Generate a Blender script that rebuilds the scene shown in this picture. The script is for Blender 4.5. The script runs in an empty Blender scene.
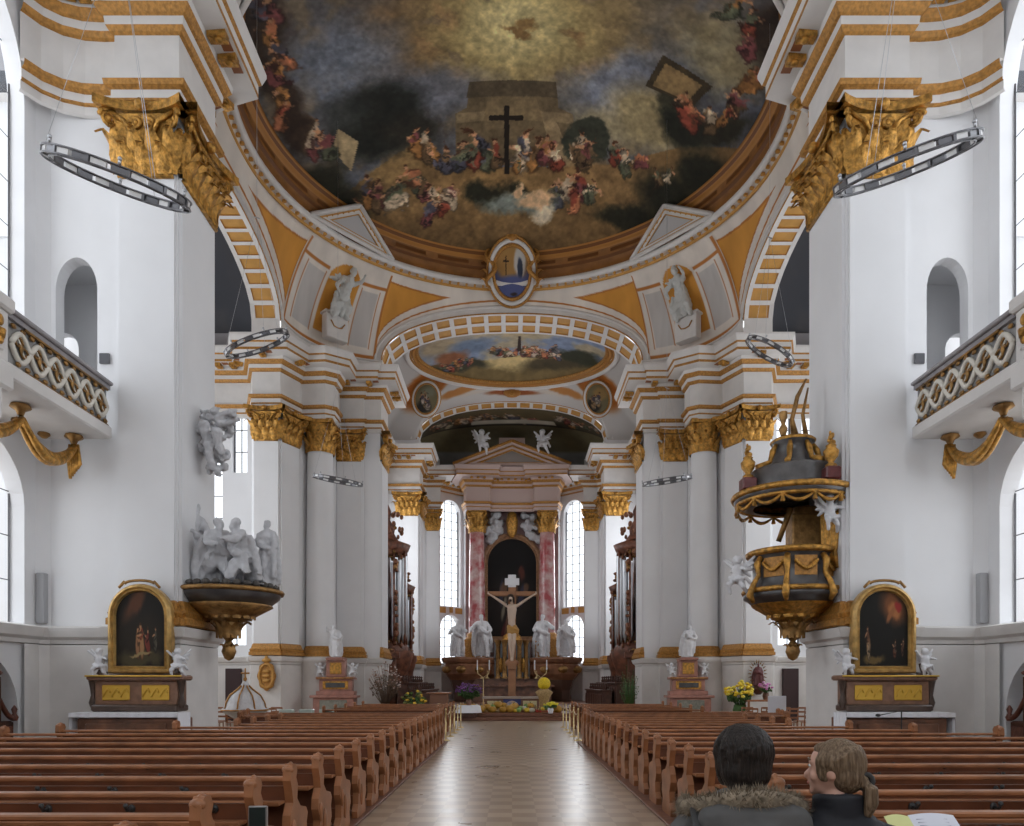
import bpy, math, random
import numpy as np
from math import sin, cos, pi, sqrt, radians
from mathutils import Vector, Matrix

# ---------------------------------------------------------------- camera, world, light, exposure
LN_P, LT_P, LC_P, LW_P = 70.0, 380.0, 680.0, 130.0
SC = bpy.context.scene
COL = SC.collection
cam_d = bpy.data.cameras.new('camera'); cam = bpy.data.objects.new('camera', cam_d); COL.objects.link(cam)
cam.location = (0, 0, 1.7); cam.rotation_euler = (radians(90), 0, 0)
cam_d.sensor_width = 36; cam_d.lens = 740/1024*36; cam_d.shift_y = (683-413)/1024; cam_d.clip_end = 300; cam_d.clip_start = .05
SC.camera = cam
vs = SC.view_settings; vs.view_transform = 'Standard'; vs.look = 'None'; vs.gamma = 1; vs.exposure = 0.24; vs.use_curve_mapping = False
SC.cycles.max_bounces = 7; SC.cycles.diffuse_bounces = 5; SC.cycles.glossy_bounces = 3; SC.cycles.transmission_bounces = 4
SC.cycles.transparent_max_bounces = 8; SC.cycles.sample_clamp_indirect = 6; SC.cycles.caustics_reflective = False; SC.cycles.caustics_refractive = False
W = bpy.data.worlds.new('sky'); SC.world = W; W.use_nodes = True
bg = W.node_tree.nodes['Background']; bg.inputs[0].default_value = (.93, .96, 1, 1); bg.inputs[1].default_value = 1.8

def daylight(name, loc, target, w, h, power, col=(.95, .97, 1)):
    d = bpy.data.lights.new(name, 'AREA'); d.shape = 'RECTANGLE'; d.size = w; d.size_y = h; d.energy = power; d.color = col
    o = bpy.data.objects.new(name, d); COL.objects.link(o); o.location = loc
    o.rotation_euler = (Vector(target)-Vector(loc)).to_track_quat('-Z', 'Y').to_euler()
    return o
for s in (-1, 1):
    for y in (3, 8, 13):                                   # daylight through the nave windows
        daylight('daylight_window', (s*10.65, y+.95, 11.4), (0, y+.95, 11.4), 3.9, 8.4, LN_P)
        daylight('daylight_window', (s*10.65, y+.95, 4.7), (0, y+.95, 4.7), 3.9, 3.9, LN_P*.35)
    daylight('daylight_window', (s*17.6, 25.5, 10), (0, 26, 10), 9, 11, LT_P)   # transept end windows
    daylight('daylight_window', (s*13.2, 33.6, 9), (s*11, 20, 8), 1.7, 10, LT_P*.12)
    daylight('daylight_window', (s*9.6, 42, 10), (0, 42, 8), 5, 9, LC_P)         # choir windows
    daylight('daylight_window', (s*4.95, 54.9, 9.4), (0, 40, 8), 1.5, 6, LC_P*.4)
daylight('daylight_window', (0, -4.6, 9.5), (0, 20, 10), 9, 9, LW_P)            # west window behind the camera

# ---------------------------------------------------------------- materials
MATS = {}
def mat(name, col, rough=.6, metal=0.0, noise=0.0, nscale=8, bump=0.0, bscale=30, col2=None, coat=0, spec=.5):
    if name in MATS: return MATS[name]
    m = bpy.data.materials.new(name); m.use_nodes = True; nt = m.node_tree; b = nt.nodes['Principled BSDF']
    b.inputs['Roughness'].default_value = rough; b.inputs['Metallic'].default_value = metal
    b.inputs['Coat Weight'].default_value = coat; b.inputs['Specular IOR Level'].default_value = spec
    b.inputs['Base Color'].default_value = (*col, 1)
    tc = nt.nodes.new('ShaderNodeTexCoord')
    if noise > 0 or col2:
        n = nt.nodes.new('ShaderNodeTexNoise'); n.inputs['Scale'].default_value = nscale; n.inputs['Detail'].default_value = 5
        nt.links.new(tc.outputs['Object'], n.inputs['Vector'])
        r = nt.nodes.new('ShaderNodeValToRGB'); c2 = col2 or tuple(c*(1-noise) for c in col)
        r.color_ramp.elements[0].position = .35; r.color_ramp.elements[0].color = (*c2, 1)
        r.color_ramp.elements[1].position = .65; r.color_ramp.elements[1].color = (*col, 1)
        nt.links.new(n.outputs['Fac'], r.inputs['Fac']); nt.links.new(r.outputs['Color'], b.inputs['Base Color'])
    if bump > 0:
        n = nt.nodes.new('ShaderNodeTexNoise'); n.inputs['Scale'].default_value = bscale; n.inputs['Detail'].default_value = 3
        nt.links.new(tc.outputs['Object'], n.inputs['Vector'])
        u = nt.nodes.new('ShaderNodeBump'); u.inputs['Strength'].default_value = bump; u.inputs['Distance'].default_value = .03
        nt.links.new(n.outputs['Fac'], u.inputs['Height']); nt.links.new(u.outputs['Normal'], b.inputs['Normal'])
    MATS[name] = m; return m
def paintmat(name, rough=.7, metal_mask=False):
    if name in MATS: return MATS[name]
    m = bpy.data.materials.new(name); m.use_nodes = True; nt = m.node_tree; b = nt.nodes['Principled BSDF']
    a = nt.nodes.new('ShaderNodeVertexColor'); a.layer_name = 'paint'; nt.links.new(a.outputs['Color'], b.inputs['Base Color'])
    b.inputs['Roughness'].default_value = rough; b.inputs['Specular IOR Level'].default_value = .3; MATS[name] = m; return m
PL = mat('white_plaster', (.80, .80, .81), .75, noise=.05, nscale=.7)
PLT = mat('white_trim_plaster', (.74, .715, .69), .65, noise=.08, nscale=2)
GO = mat('gold_leaf', (.70, .36, .075), .38, .6, noise=.6, nscale=9, bump=.8, bscale=22)
OC = mat('ochre_gilding', (.56, .27, .06), .5, .25, noise=.4, nscale=14, bump=.5, bscale=20)
BR = mat('bronze_gilding', (.42, .23, .075), .45, .6, noise=.5, nscale=7, bump=.4, bscale=18)
OB = mat('ochre_stucco', (.60, .31, .07), .6, noise=.15, nscale=3)
GR = mat('grey_stone_coping', (.36, .34, .35), .6, noise=.2, nscale=4)
WD = mat('shaded_pew_wood', (.155, .05, .02), .42, noise=.4, nscale=3, bump=.15, bscale=12)  # wood colour darkened to carry the shade below the pews' top rails
WL = mat('worn_wood_edge', (.40, .165, .07), .38, noise=.4, nscale=4)
WK = mat('dark_walnut', (.10, .035, .018), .45, noise=.5, nscale=5, bump=.3)
WO = mat('organ_case_wood', (.24, .09, .05), .45, noise=.6, nscale=4, bump=.6, bscale=12)
BK = mat('black_iron', (.03, .03, .03), .5)
MB_ = mat('brown_marble', (.28, .13, .075), .3, noise=.55, nscale=3, col2=(.12, .06, .04))
MP = mat('pink_marble', (.50, .25, .19), .3, nscale=3, col2=(.33, .16, .13), noise=.3)
MR = mat('red_marble', (.62, .46, .43), .2, nscale=1.6, col2=(.40, .07, .075), noise=.5)
MG = mat('grey_marble', (.10, .10, .105), .25, noise=.5, nscale=3)
ST = mat('white_stucco_figure', (.74, .74, .76), .5, noise=.1, nscale=5, bump=.5, bscale=14)
SG = mat('grey_stucco_figure', (.60, .60, .62), .55, noise=.2, nscale=5, bump=.6, bscale=12)
CL = mat('white_cloth', (.85, .86, .9), .85)
AL = mat('brushed_steel', (.50, .51, .53), .3, .9)
ALD = mat('dark_steel', (.17, .17, .18), .35, .8)
LAM = mat('frosted_lamp', (.86, .86, .86), .3)
BRS = mat('pale_brass', (.72, .55, .28), .35, .7)
SKIN = mat('skin', (.62, .36, .27), .55)
LEAF = mat('green_leaf', (.06, .14, .03), .6, noise=.4)

# ---------------------------------------------------------------- mesh builder
class MB:
    def __init__(s, mir=1, T=None): s.v = []; s.f = []; s.m = []; s.s = []; s.mir = mir; s.T = T
    def add(s, vs_, fs, m=0, smooth=False):
        o = len(s.v)
        for p in vs_:
            if s.T is not None: p = s.T @ Vector(p)
            s.v.append((p[0]*s.mir, p[1], p[2]))
        for k, f in enumerate(fs):
            s.f.append([i+o for i in f]); s.m.append(m[k] if isinstance(m, list) else m); s.s.append(smooth)
        return s
    def box(s, x0, x1, y0, y1, z0, z1, m=0):
        v = [(x, y, z) for z in (z0, z1) for y in (y0, y1) for x in (x0, x1)]
        return s.add(v, [(0, 2, 3, 1), (4, 5, 7, 6), (0, 1, 5, 4), (2, 6, 7, 3), (0, 4, 6, 2), (1, 3, 7, 5)], m)
    def bbox(s, x0, x1, y0, y1, z0, z1, c=.02, m=0):        # box with chamfered vertical and top edges
        def ring(z, i): return [(x0+i+c, y0+i, z), (x1-i-c, y0+i, z), (x1-i, y0+i+c, z), (x1-i, y1-i-c, z), (x1-i-c, y1-i, z), (x0+i+c, y1-i, z), (x0+i, y1-i-c, z), (x0+i, y0+i+c, z)]
        v = ring(z0, c)+ring(z0+c, 0)+ring(z1-c, 0)+ring(z1, c); f = [tuple(range(7, -1, -1)), tuple(range(24, 32))]
        for k in range(3):
            for i in range(8): f.append((k*8+i, k*8+(i+1) % 8, k*8+8+(i+1) % 8, k*8+8+i))
        return s.add(v, f, m)
    def obox(s, c, ax, ay, az, m=0):                         # oriented box from half-axis vectors
        c, ax, ay, az = map(Vector, (c, ax, ay, az))
        v = [c+i*ax+j*ay+k*az for k in (-1, 1) for j in (-1, 1) for i in (-1, 1)]
        return s.add(v, [(0, 2, 3, 1), (4, 5, 7, 6), (0, 1, 5, 4), (2, 6, 7, 3), (0, 4, 6, 2), (1, 3, 7, 5)], m)
    def tube(s, pts, r, seg=8, closed=False, m=0, smooth=True, caps=True, flat=1.0):
        pts = [Vector(p) for p in pts]; n = len(pts); R = r if isinstance(r, (list, tuple)) else [r]*n
        v = []; up = Vector((0, 0, 1)); prev = None
        for i, p in enumerate(pts):
            t = (pts[(i+1) % n]-pts[i-1]) if closed else (pts[min(i+1, n-1)]-pts[max(i-1, 0)])
            if t.length < 1e-9: t = Vector((0, 0, 1))
            t.normalize()
            if prev is None:
                a = up if abs(t.z) < .9 else Vector((1, 0, 0)); b = t.cross(a).normalized()
            else:
                b = prev-t*prev.dot(t)
                b = b.normalized() if b.length > 1e-6 else t.cross(up).normalized()
            prev = b; c = t.cross(b)
            for k in range(seg):
                a = 2*pi*k/seg; v.append(p+(b*cos(a)+c*sin(a)*flat)*R[i])
        f = []
        for i in range(n if closed else n-1):
            for k in range(seg): f.append((i*seg+k, i*seg+(k+1) % seg, ((i+1) % n)*seg+(k+1) % seg, ((i+1) % n)*seg+k))
        if caps and not closed: f += [tuple(range(seg-1, -1, -1)), tuple((n-1)*seg+k for k in range(seg))]
        return s.add(v, f, m, smooth)
    def lathe(s, prof, c=(0, 0, 0), seg=24, a0=0, a1=2*pi, m=0, sx=1, sy=1, smooth=True, fold=None, caps=False):
        full = abs(a1-a0-2*pi) < 1e-6; ns = seg if full else seg+1; v = []
        for r, z in [(q[0], q[1]) for q in prof]:
            for k in range(ns):
                a = a0+(a1-a0)*k/seg; rr = r*(fold(a, z) if fold else 1)
                v.append((c[0]+rr*cos(a)*sx, c[1]+rr*sin(a)*sy, c[2]+z))
        f = []; mm = []
        for i in range(len(prof)-1):
            for k in range(seg): f.append((i*ns+k, i*ns+(k+1) % ns, (i+1)*ns+(k+1) % ns, (i+1)*ns+k)); mm.append(prof[i+1][2] if len(prof[i+1]) > 2 else m)
        if caps:
            f += [tuple(range(ns-1, -1, -1)), tuple((len(prof)-1)*ns+k for k in range(ns))]; mm += [m, m]
        return s.add(v, f, mm, smooth)
    def ell(s, c, r, seg=14, rings=9, m=0, R=None, smooth=True):
        if not isinstance(r, (tuple, list)): r = (r, r, r)
        v = []
        for i in range(1, rings):
            ph = pi*i/rings
            for k in range(seg): a = 2*pi*k/seg; v.append((r[0]*sin(ph)*cos(a), r[1]*sin(ph)*sin(a), r[2]*cos(ph)))
        v += [(0, 0, r[2]), (0, 0, -r[2])]
        if R is not None: v = [R @ Vector(p) for p in v]
        v = [(p[0]+c[0], p[1]+c[1], p[2]+c[2]) for p in v]; f = []
        for i in range(rings-2):
            for k in range(seg): f.append((i*seg+k, (i+1)*seg+k, (i+1)*seg+(k+1) % seg, i*seg+(k+1) % seg))
        t, b = len(v)-2, len(v)-1
        for k in range(seg): f.append((t, k, (k+1) % seg)); f.append((b, (rings-2)*seg+(k+1) % seg, (rings-2)*seg+k))
        return s.add(v, f, m, smooth)
    def grid(s, fn, nu, nv, m=0, smooth=True):
        v = [fn(i/nu, j/nv) for j in range(nv+1) for i in range(nu+1)]
        f = [(j*(nu+1)+i, j*(nu+1)+i+1, (j+1)*(nu+1)+i+1, (j+1)*(nu+1)+i) for j in range(nv) for i in range(nu)]
        mm = [m(f_[0] % (nu+1), f_[0]//(nu+1)) for f_ in f] if callable(m) else m
        return s.add(v, f, mm, smooth)
    def prism(s, poly, o, u, w, n, m=0, mside=None):         # 2D polygon in plane (u,w) at o, extruded by vector n
        o, u, w, n = map(Vector, (o, u, w, n)); k = len(poly)
        a = [o+u*p[0]+w*p[1] for p in poly]; b = [p+n for p in a]
        f = [tuple(range(k)), tuple(range(2*k-1, k-1, -1))]+[(i, (i+1) % k, k+(i+1) % k, k+i) for i in range(k)]
        return s.add(a+b, f, [m, m]+[m if mside is None else mside]*k)
    def capsule(s, a, b, ra, rb, m=0, seg=10):
        a, b = Vector(a), Vector(b); d = (b-a); L = d.length or 1e-6; d /= L
        pts = []; R = []
        for t in (-.98, -.7, 0): pts.append(a+d*ra*t); R.append(ra*sqrt(max(1-t*t, .02)))
        for t in (0, .7, .98): pts.append(b+d*rb*t); R.append(rb*sqrt(max(1-t*t, .02)))
        return s.tube(pts, R, seg, m=m)
    def build(s, name, mats, parent=None, remesh=None, kind=None, label=None, cat=None, group=None, loc=None, rz=0, disp=None, displ=None, smoothit=None):
        me = bpy.data.meshes.new(name); me.from_pydata([tuple(p) for p in s.v], [], s.f)
        if not isinstance(mats, (list, tuple)): mats = [mats]
        for m in mats: me.materials.append(m)
        me.polygons.foreach_set('material_index', s.m); me.polygons.foreach_set('use_smooth', s.s); me.update()
        o = bpy.data.objects.new(name, me); COL.objects.link(o)
        if parent: o.parent = parent
        if loc: o.location = loc
        if rz: o.rotation_euler = (0, 0, rz)
        if remesh:
            md = o.modifiers.new('remesh', 'REMESH'); md.mode = 'VOXEL'; md.voxel_size = remesh; md.use_smooth_shade = True
            sm = o.modifiers.new('smooth', 'SMOOTH'); sm.factor = .5; sm.iterations = smoothit or 2
        if disp:
            tx = bpy.data.textures.get('folds') or bpy.data.textures.new('folds', 'CLOUDS')
            tx.noise_scale = .12; md = o.modifiers.new('folds', 'DISPLACE'); md.texture = tx; md.strength = disp*1.8; md.mid_level = .5
        tag(o, label, cat, group, kind)
        return o
def tag(o, label=None, cat=None, group=None, kind=None):
    if label: o['label'] = label
    if cat: o['category'] = cat
    if group: o['group'] = group
    if kind: o['kind'] = kind
    return o
def thing(name, label, cat, loc=(0, 0, 0), rz=0, group=None):
    o = bpy.data.objects.new(name, None); COL.objects.link(o); o.location = loc; o.rotation_euler = (0, 0, rz); o.empty_display_size = .1
    return tag(o, label, cat, group)
def copy_tree(o, parent=None):
    c = o.copy(); COL.objects.link(c)
    if parent is not None: c.parent = parent
    for ch in o.children[:]: copy_tree(ch, c)
    return c
TR = [0]
def struct(mb, name, mats, **k): return mb.build(name, mats, kind='structure', **k)
def trim(mb, mats, **k): TR[0] += 1; return struct(mb, 'trim_%d' % TR[0], mats, **k)

# ---------------------------------------------------------------- painting on dense meshes
def vnoise(x, y, seed=0):
    rs = np.random.RandomState(seed); L = rs.rand(64, 64)
    xi = np.floor(x).astype(int); yi = np.floor(y).astype(int); fx = x-xi; fy = y-yi
    fx = fx*fx*(3-2*fx); fy = fy*fy*(3-2*fy); g = lambda a, b: L[a % 64, b % 64]
    return (g(xi, yi)*(1-fx)+g(xi+1, yi)*fx)*(1-fy)+(g(xi, yi+1)*(1-fx)+g(xi+1, yi+1)*fx)*fy
def fbm(x, y, seed=0, o=4):
    r = 0; a = .5; t = 0
    for k in range(o): r = r+a*vnoise(x*2**k+7.3*k, y*2**k+3.1*k, seed+k); t += a; a *= .55
    return r/t
def lin(c): return np.where(np.asarray(c)/255. < .04045, np.asarray(c)/255./12.92, ((np.asarray(c)/255.+.055)/1.055)**2.4)
class Canvas:                                              # colours over surface coordinates x, y
    def __init__(s, x, y, base, warp=.25, ws=1.2, seed=1, fine=0):
        s.x = x+warp*(fbm(x*ws, y*ws, seed)-.5)*2+fine*(fbm(x*7, y*7, seed+3)-.5)*2; s.y = y+warp*(fbm(x*ws, y*ws, seed+9)-.5)*2+fine*(fbm(x*7, y*7, seed+5)-.5)*2
        s.rx, s.ry = x, y; s.c = np.ones((len(x), 3))*np.asarray(base, float)
    def mask(s, cx, cy, rx, ry, ang=0, soft=.3):
        a = radians(ang); dx = s.x-cx; dy = s.y-cy; u = (dx*cos(a)+dy*sin(a))/rx; v = (-dx*sin(a)+dy*cos(a))/ry
        return np.clip((1-np.sqrt(u*u+v*v))/max(soft, .01)+.5, 0, 1)
    def mix(s, m, col): s.c = s.c*(1-m[:, None])+np.asarray(col, float)*m[:, None]
    def blob(s, cx, cy, rx, ry, ang, col, soft=.3, op=1): s.mix(s.mask(cx, cy, rx, ry, ang, soft)*op, col)
    def poly(s, pts, col, op=1):
        ins = np.zeros(len(s.x), bool); n = len(pts)
        for i in range(n):
            (x0, y0), (x1, y1) = pts[i], pts[(i+1) % n]
            if y0 == y1: continue
            c = ((y0 > s.ry) != (y1 > s.ry)) & (s.rx < (x1-x0)*(s.ry-y0)/(y1-y0)+x0); ins ^= c
        s.mix(ins.astype(float)*op, col)
    def figure(s, cx, cy, h, seed, pal, up=1, lean=None):  # a little draped person of dabs
        r = random.Random(seed); le = lean if lean is not None else r.uniform(-25, 25)
        a = radians(le); ux, uy = sin(a)*up, cos(a)*up; mute = lambda q: [v*.68+w*.32 for v, w in zip(q, (104, 80, 56))]; c1 = mute(r.choice(pal)); c2 = mute(r.choice(pal)); sk = (176, 132, 98)
        s.blob(cx-.28*h*ux, cy-.28*h*uy, .24*h, .3*h, -le, [q*.45 for q in c1], .3)
        s.blob(cx-.22*h*ux, cy-.22*h*uy, .19*h, .3*h, -le, c1, .4)
        s.blob(cx+.1*h*ux, cy+.1*h*uy, .15*h, .2*h, -le+r.uniform(-30, 30), c2, .4)
        k = r.choice((-1, 1)); s.blob(cx+k*.2*h, cy+.12*h*up, .15*h, .045*h, r.uniform(-50, 50), sk, .5)
        [s.blob(cx+r.uniform(-.22, .22)*h, cy+r.uniform(-.4, .2)*h, r.uniform(.03, .07)*h, r.uniform(.06, .2)*h, r.uniform(0, 180), [v*fq for v in (c1 if r.random() < .6 else c2)], .6, .8) for fq in (.3, .45, 1.35, .5, .3, 1.2)]; s.blob(cx+.36*h*ux, cy+.36*h*uy, .075*h, .09*h, 0, sk, .4); s.blob(cx+.41*h*ux, cy+.41*h*uy, .08*h, .05*h, 0, (70, 45, 30), .4)
    def mottle(s, amt=.18, sc=3, seed=5): s.c *= (1-amt+2*amt*fbm(s.rx*sc, s.ry*sc, seed))[:, None]
def painted(name, P, nu, nv, C, parent=None, closed=False, **k):   # P: (nv+1, nu+1, 3) points, C colours 0..255
    me = bpy.data.meshes.new(name); idx = np.arange((nu+1)*(nv+1)).reshape(nv+1, nu+1)
    q = np.stack([idx[:-1, :-1], idx[:-1, 1:], idx[1:, 1:], idx[1:, :-1]], -1).reshape(-1, 4)
    me.from_pydata(P.reshape(-1, 3).tolist(), [], q.tolist())
    at = me.color_attributes.new('paint', 'FLOAT_COLOR', 'POINT'); L = lin(np.clip(C, 0, 255))
    at.data.foreach_set('color', np.concatenate([L, np.ones((len(L), 1))], 1).astype(np.float32).ravel())
    me.materials.append(paintmat('fresco_paint')); me.polygons.foreach_set('use_smooth', [True]*len(me.polygons)); me.update()
    o = bpy.data.objects.new(name, me); COL.objects.link(o)
    if parent: o.parent = parent
    tag(o, **k); return o
# ---------------------------------------------------------------- plan of the church (left half, x < 0; the right half mirrors it)
PLAN = dict(A=(-9.95, -4.5), B=(-9.95, 15.45), C=(-9.75, 15.65), D=(-8.25, 15.65), E=(-8.25, 15.5), F=(-7.0, 15.5), G=(-7.0, 17.3), H=(-7.3, 17.4),
            I=(-8.7, 18.1), J=(-10.0, 19.0), K=(-18, 19.0), L=(-18, 33.4), M=(-11.75, 33.4), N=(-11.25, 32.2), O=(-10.1, 32.2), P=(-9.6, 33.3), Q=(-9.45, 34.3),
            R=(-8.35, 35.0), R2=(-8.35, 35.2), S0=(-7.1, 35.2), S1=(-7.1, 35.35), S=(-6.3, 35.35), T=(-6.3, 37.2), U=(-8.2, 37.2), V=(-8.2, 46.6), V2=(-5.85, 46.6),
            X=(-5.85, 48.2), Y=(-6.6, 48.9), Z=(-6.6, 50.6), Z2=(-5.95, 51.2), Z3=(-5.0, 51.2), Z4=(-5.3, 52.4), ZA=(-3.55, 54.0), ZB=(-3.3, 53.4), ZC=(0, 53.4))
def path(keys): return [PLAN[k] for k in keys.split()]
def sweep(mb, pts, prof, m=None, closed=False, smooth=False):   # profile (out, z, material); interior lies to the right of the path
    n = len(pts); offs = []
    for i in range(n):
        def nr(a, b):
            dx, dy = b[0]-a[0], b[1]-a[1]; l = math.hypot(dx, dy) or 1; return (dy/l, -dx/l)
        n0 = nr(pts[i-1], pts[i]) if (i > 0 or closed) else None; n1 = nr(pts[i], pts[(i+1) % n]) if (i < n-1 or closed) else None
        if n0 is None: o = n1
        elif n1 is None: o = n0
        else:
            sx, sy = n0[0]+n1[0], n0[1]+n1[1]; d = max(1+n0[0]*n1[0]+n0[1]*n1[1], .35); o = (sx/d, sy/d)
        offs.append(o)
    v = []; f = []; mm = []; k = len(prof)
    for p, o in zip(pts, offs):
        for q in prof: v.append((p[0]+o[0]*q[0], p[1]+o[1]*q[0], q[1]))
    for i in range(n if closed else n-1):
        for j in range(k-1): f.append((i*k+j, i*k+j+1, ((i+1) % n)*k+j+1, ((i+1) % n)*k+j)); mm.append(prof[j+1][2] if len(prof[j+1]) > 2 else 0)
    mb.add(v, f, mm, smooth)
def along(pts, step, inset=.1):                                # points at regular steps: (x, y, tangent, normal)
    out = []
    for a, b in zip(pts, pts[1:]):
        L = math.hypot(b[0]-a[0], b[1]-a[1])
        if L < .3: continue
        t = ((b[0]-a[0])/L, (b[1]-a[1])/L); n = max(1, round((L-2*inset)/step))
        for i in range(n): d = inset+(L-2*inset)*(i+.5)/n; out.append((a[0]+t[0]*d, a[1]+t[1]*d, t, (t[1], -t[0])))
    return out
def wall(mb, a, b, z0, z1, ops=(), depth=.5, out=None, m=0, mr=0):  # wall a-b with arched openings (u0,u1,zb,ztop,rise)
    L = math.hypot(b[0]-a[0], b[1]-a[1]); t = ((b[0]-a[0])/L, (b[1]-a[1])/L); nn = out or (-t[1], t[0])
    us = {0.0, L}
    for o in ops:
        for i in range(17): us.add(o[0]+(o[1]-o[0])*(1-cos(pi*i/16))/2)
    us = sorted(us)
    top = lambda o, u: o[3]+(o[4]*sqrt(max(0, 1-((u-(o[0]+o[1])/2)/((o[1]-o[0])/2))**2)) if o[4] else 0)
    P = lambda u, z, d=0: (a[0]+t[0]*u+nn[0]*d, a[1]+t[1]*u+nn[1]*d, z)
    for u0, u1 in zip(us, us[1:]):
        if u1-u0 < 1e-6: continue
        um = (u0+u1)/2; act = sorted([o for o in ops if o[0] < um < o[1]], key=lambda o: o[2]); c0 = c1 = z0
        for o in act:
            if o[2] > c0+1e-6 or o[2] > c1+1e-6: mb.add([P(u0, c0), P(u1, c1), P(u1, o[2]), P(u0, o[2])], [(0, 1, 2, 3)], m)
            c0, c1 = top(o, u0), top(o, u1)
            mb.add([P(u0, c0), P(u1, c1), P(u1, c1, depth), P(u0, c0, depth)], [(0, 1, 2, 3)], mr)
        mb.add([P(u0, c0), P(u1, c1), P(u1, z1), P(u0, z1)], [(0, 1, 2, 3)], m)
    for o in ops:
        for u in (o[0], o[1]): mb.add([P(u, o[2]), P(u, top(o, u)), P(u, top(o, u), depth), P(u, o[2], depth)], [(0, 1, 2, 3)], mr)
        mb.add([P(o[0], o[2]), P(o[1], o[2]), P(o[1], o[2], depth), P(o[0], o[2], depth)], [(0, 1, 2, 3)], mr)
    return P
def glass_mat():
    if 'window_glass' in MATS: return MATS['window_glass']
    m = bpy.data.materials.new('window_glass'); m.use_nodes = True; nt = m.node_tree; nt.nodes.remove(nt.nodes['Principled BSDF'])
    t = nt.nodes.new('ShaderNodeBsdfTransparent'); t.inputs[0].default_value = (.93, .95, .97, 1); g = nt.nodes.new('ShaderNodeBsdfGlossy'); g.inputs['Roughness'].default_value = .1
    x = nt.nodes.new('ShaderNodeMixShader'); x.inputs[0].default_value = .06
    nt.links.new(t.outputs[0], x.inputs[1]); nt.links.new(g.outputs[0], x.inputs[2]); nt.links.new(x.outputs[0], nt.nodes['Material Output'].inputs[0]); MATS['window_glass'] = m; return m
WN = [0]
def window(P, o, mir, depth=.3, nx=3, dz=.8, bar=.03, lead=ALD):    # leaded window: frame of bars with panes behind
    WN[0] += 1; f = MB(mir); top = lambda u: o[3]+(o[4]*sqrt(max(0, 1-((u-(o[0]+o[1])/2)/((o[1]-o[0])/2))**2)) if o[4] else 0)
    for i in range(nx+1):
        u = o[0]+(o[1]-o[0])*i/nx; u = min(max(u, o[0]+.03), o[1]-.03); b = bar*(1.6 if i in (0, nx) else 1)
        f.tube([P(u, o[2], depth), P(u, top(u), depth)], b, 4, smooth=False)
    z = o[2]
    while z < o[3]+o[4]-.1:
        if z <= o[3]: u0, u1 = o[0], o[1]
        else:
            w = (o[1]-o[0])/2*sqrt(max(0, 1-((z-o[3])/o[4])**2)); u0, u1 = (o[0]+o[1])/2-w, (o[0]+o[1])/2+w
        f.tube([P(u0, z, depth), P(u1, z, depth)], bar*.8, 4, smooth=False); z += dz
    w = struct(f, 'window_%d' % WN[0], lead)
    g = MB(mir); us = [o[0]+(o[1]-o[0])*(1-cos(pi*i/16))/2 for i in range(17)]
    for u0, u1 in zip(us, us[1:]): g.add([P(u0, o[2], depth+.03), P(u1, o[2], depth+.03), P(u1, top(u1), depth+.03), P(u0, top(u0), depth+.03)], [(0, 1, 2, 3)])
    g.build('glass_pane', glass_mat(), parent=w)

# floor
def floor_mat():
    m = bpy.data.materials.new('polished_stone_tiles'); m.use_nodes = True; nt = m.node_tree; b = nt.nodes['Principled BSDF']
    tc = nt.nodes.new('ShaderNodeTexCoord'); mp = nt.nodes.new('ShaderNodeMapping'); mp.inputs['Rotation'].default_value = (0, 0, 0)
    ck = nt.nodes.new('ShaderNodeTexChecker'); ck.inputs['Scale'].default_value = 3.2
    ck.inputs[1].default_value = (.43, .33, .235, 1); ck.inputs[2].default_value = (.33, .235, .16, 1)
    nt.links.new(tc.outputs['Object'], mp.inputs[0]); nt.links.new(mp.outputs[0], ck.inputs[0])
    n = nt.nodes.new('ShaderNodeTexNoise'); n.inputs['Scale'].default_value = 1.3; n.inputs['Detail'].default_value = 6; nt.links.new(tc.outputs['Object'], n.inputs[0])
    x = nt.nodes.new('ShaderNodeMix'); x.data_type = 'RGBA'; x.inputs[0].default_value = .35; x.blend_type = 'OVERLAY'
    nt.links.new(ck.outputs[0], x.inputs[6]); nt.links.new(n.outputs['Fac'], x.inputs[7]); nt.links.new(x.outputs[2], b.inputs['Base Color'])
    r = nt.nodes.new('ShaderNodeMapRange'); r.inputs[3].default_value = .22; r.inputs[4].default_value = .38; nt.links.new(n.outputs['Fac'], r.inputs[0]); nt.links.new(r.outputs[0], b.inputs['Roughness'])
    b.inputs['Coat Weight'].default_value = .12; b.inputs['Coat Roughness'].default_value = .2
    return m
mb = MB(); mb.box(-18.2, 18.2, -4.6, 55, -.2, 0); struct(mb, 'floor', floor_mat())
mb = MB(); mb.bbox(-4.4, 4.4, 33.2, 55, 0, .16, .02); mb.bbox(-4.2, 4.2, 33.7, 55, .16, .32, .02); mb.box(-6, 6, 36.8, 53.3, .0, .45)
trim(mb, mat('red_brown_steps', (.22, .09, .05), .4, noise=.3))

# walls, one side at a time
ENT = [(0, 13.62), (.06, 13.65, 0), (.06, 13.82, 0), (.1, 13.83, 1), (.1, 13.88, 1), (.1, 14.05, 0), (.2, 14.09, 1), (.22, 14.2, 1), (.05, 14.24, 0), (.05, 15.22, 0), (.12, 15.25, 1), (.18, 15.34, 1), (.2, 15.5, 0),
       (.26, 15.53, 1), (.36, 15.66, 1), (.38, 15.8, 0), (.86, 15.84, 0), (.86, 15.95, 1), (.86, 16.15, 0), (.93, 16.2, 1), (1.02, 16.42, 0), (1.02, 16.5, 0), (0, 16.62, 0), (-.3, 16.62, 0)]
LEDGE = [(0, 2.5), (.1, 2.52), (.12, 2.6), (.2, 2.66), (.24, 2.78), (.26, 2.85), (.06, 2.9), (0, 2.9)]
WAIN = [(.1, 0), (.16, .02), (.16, .4), (.1, .45), (.1, 2.5)]
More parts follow.
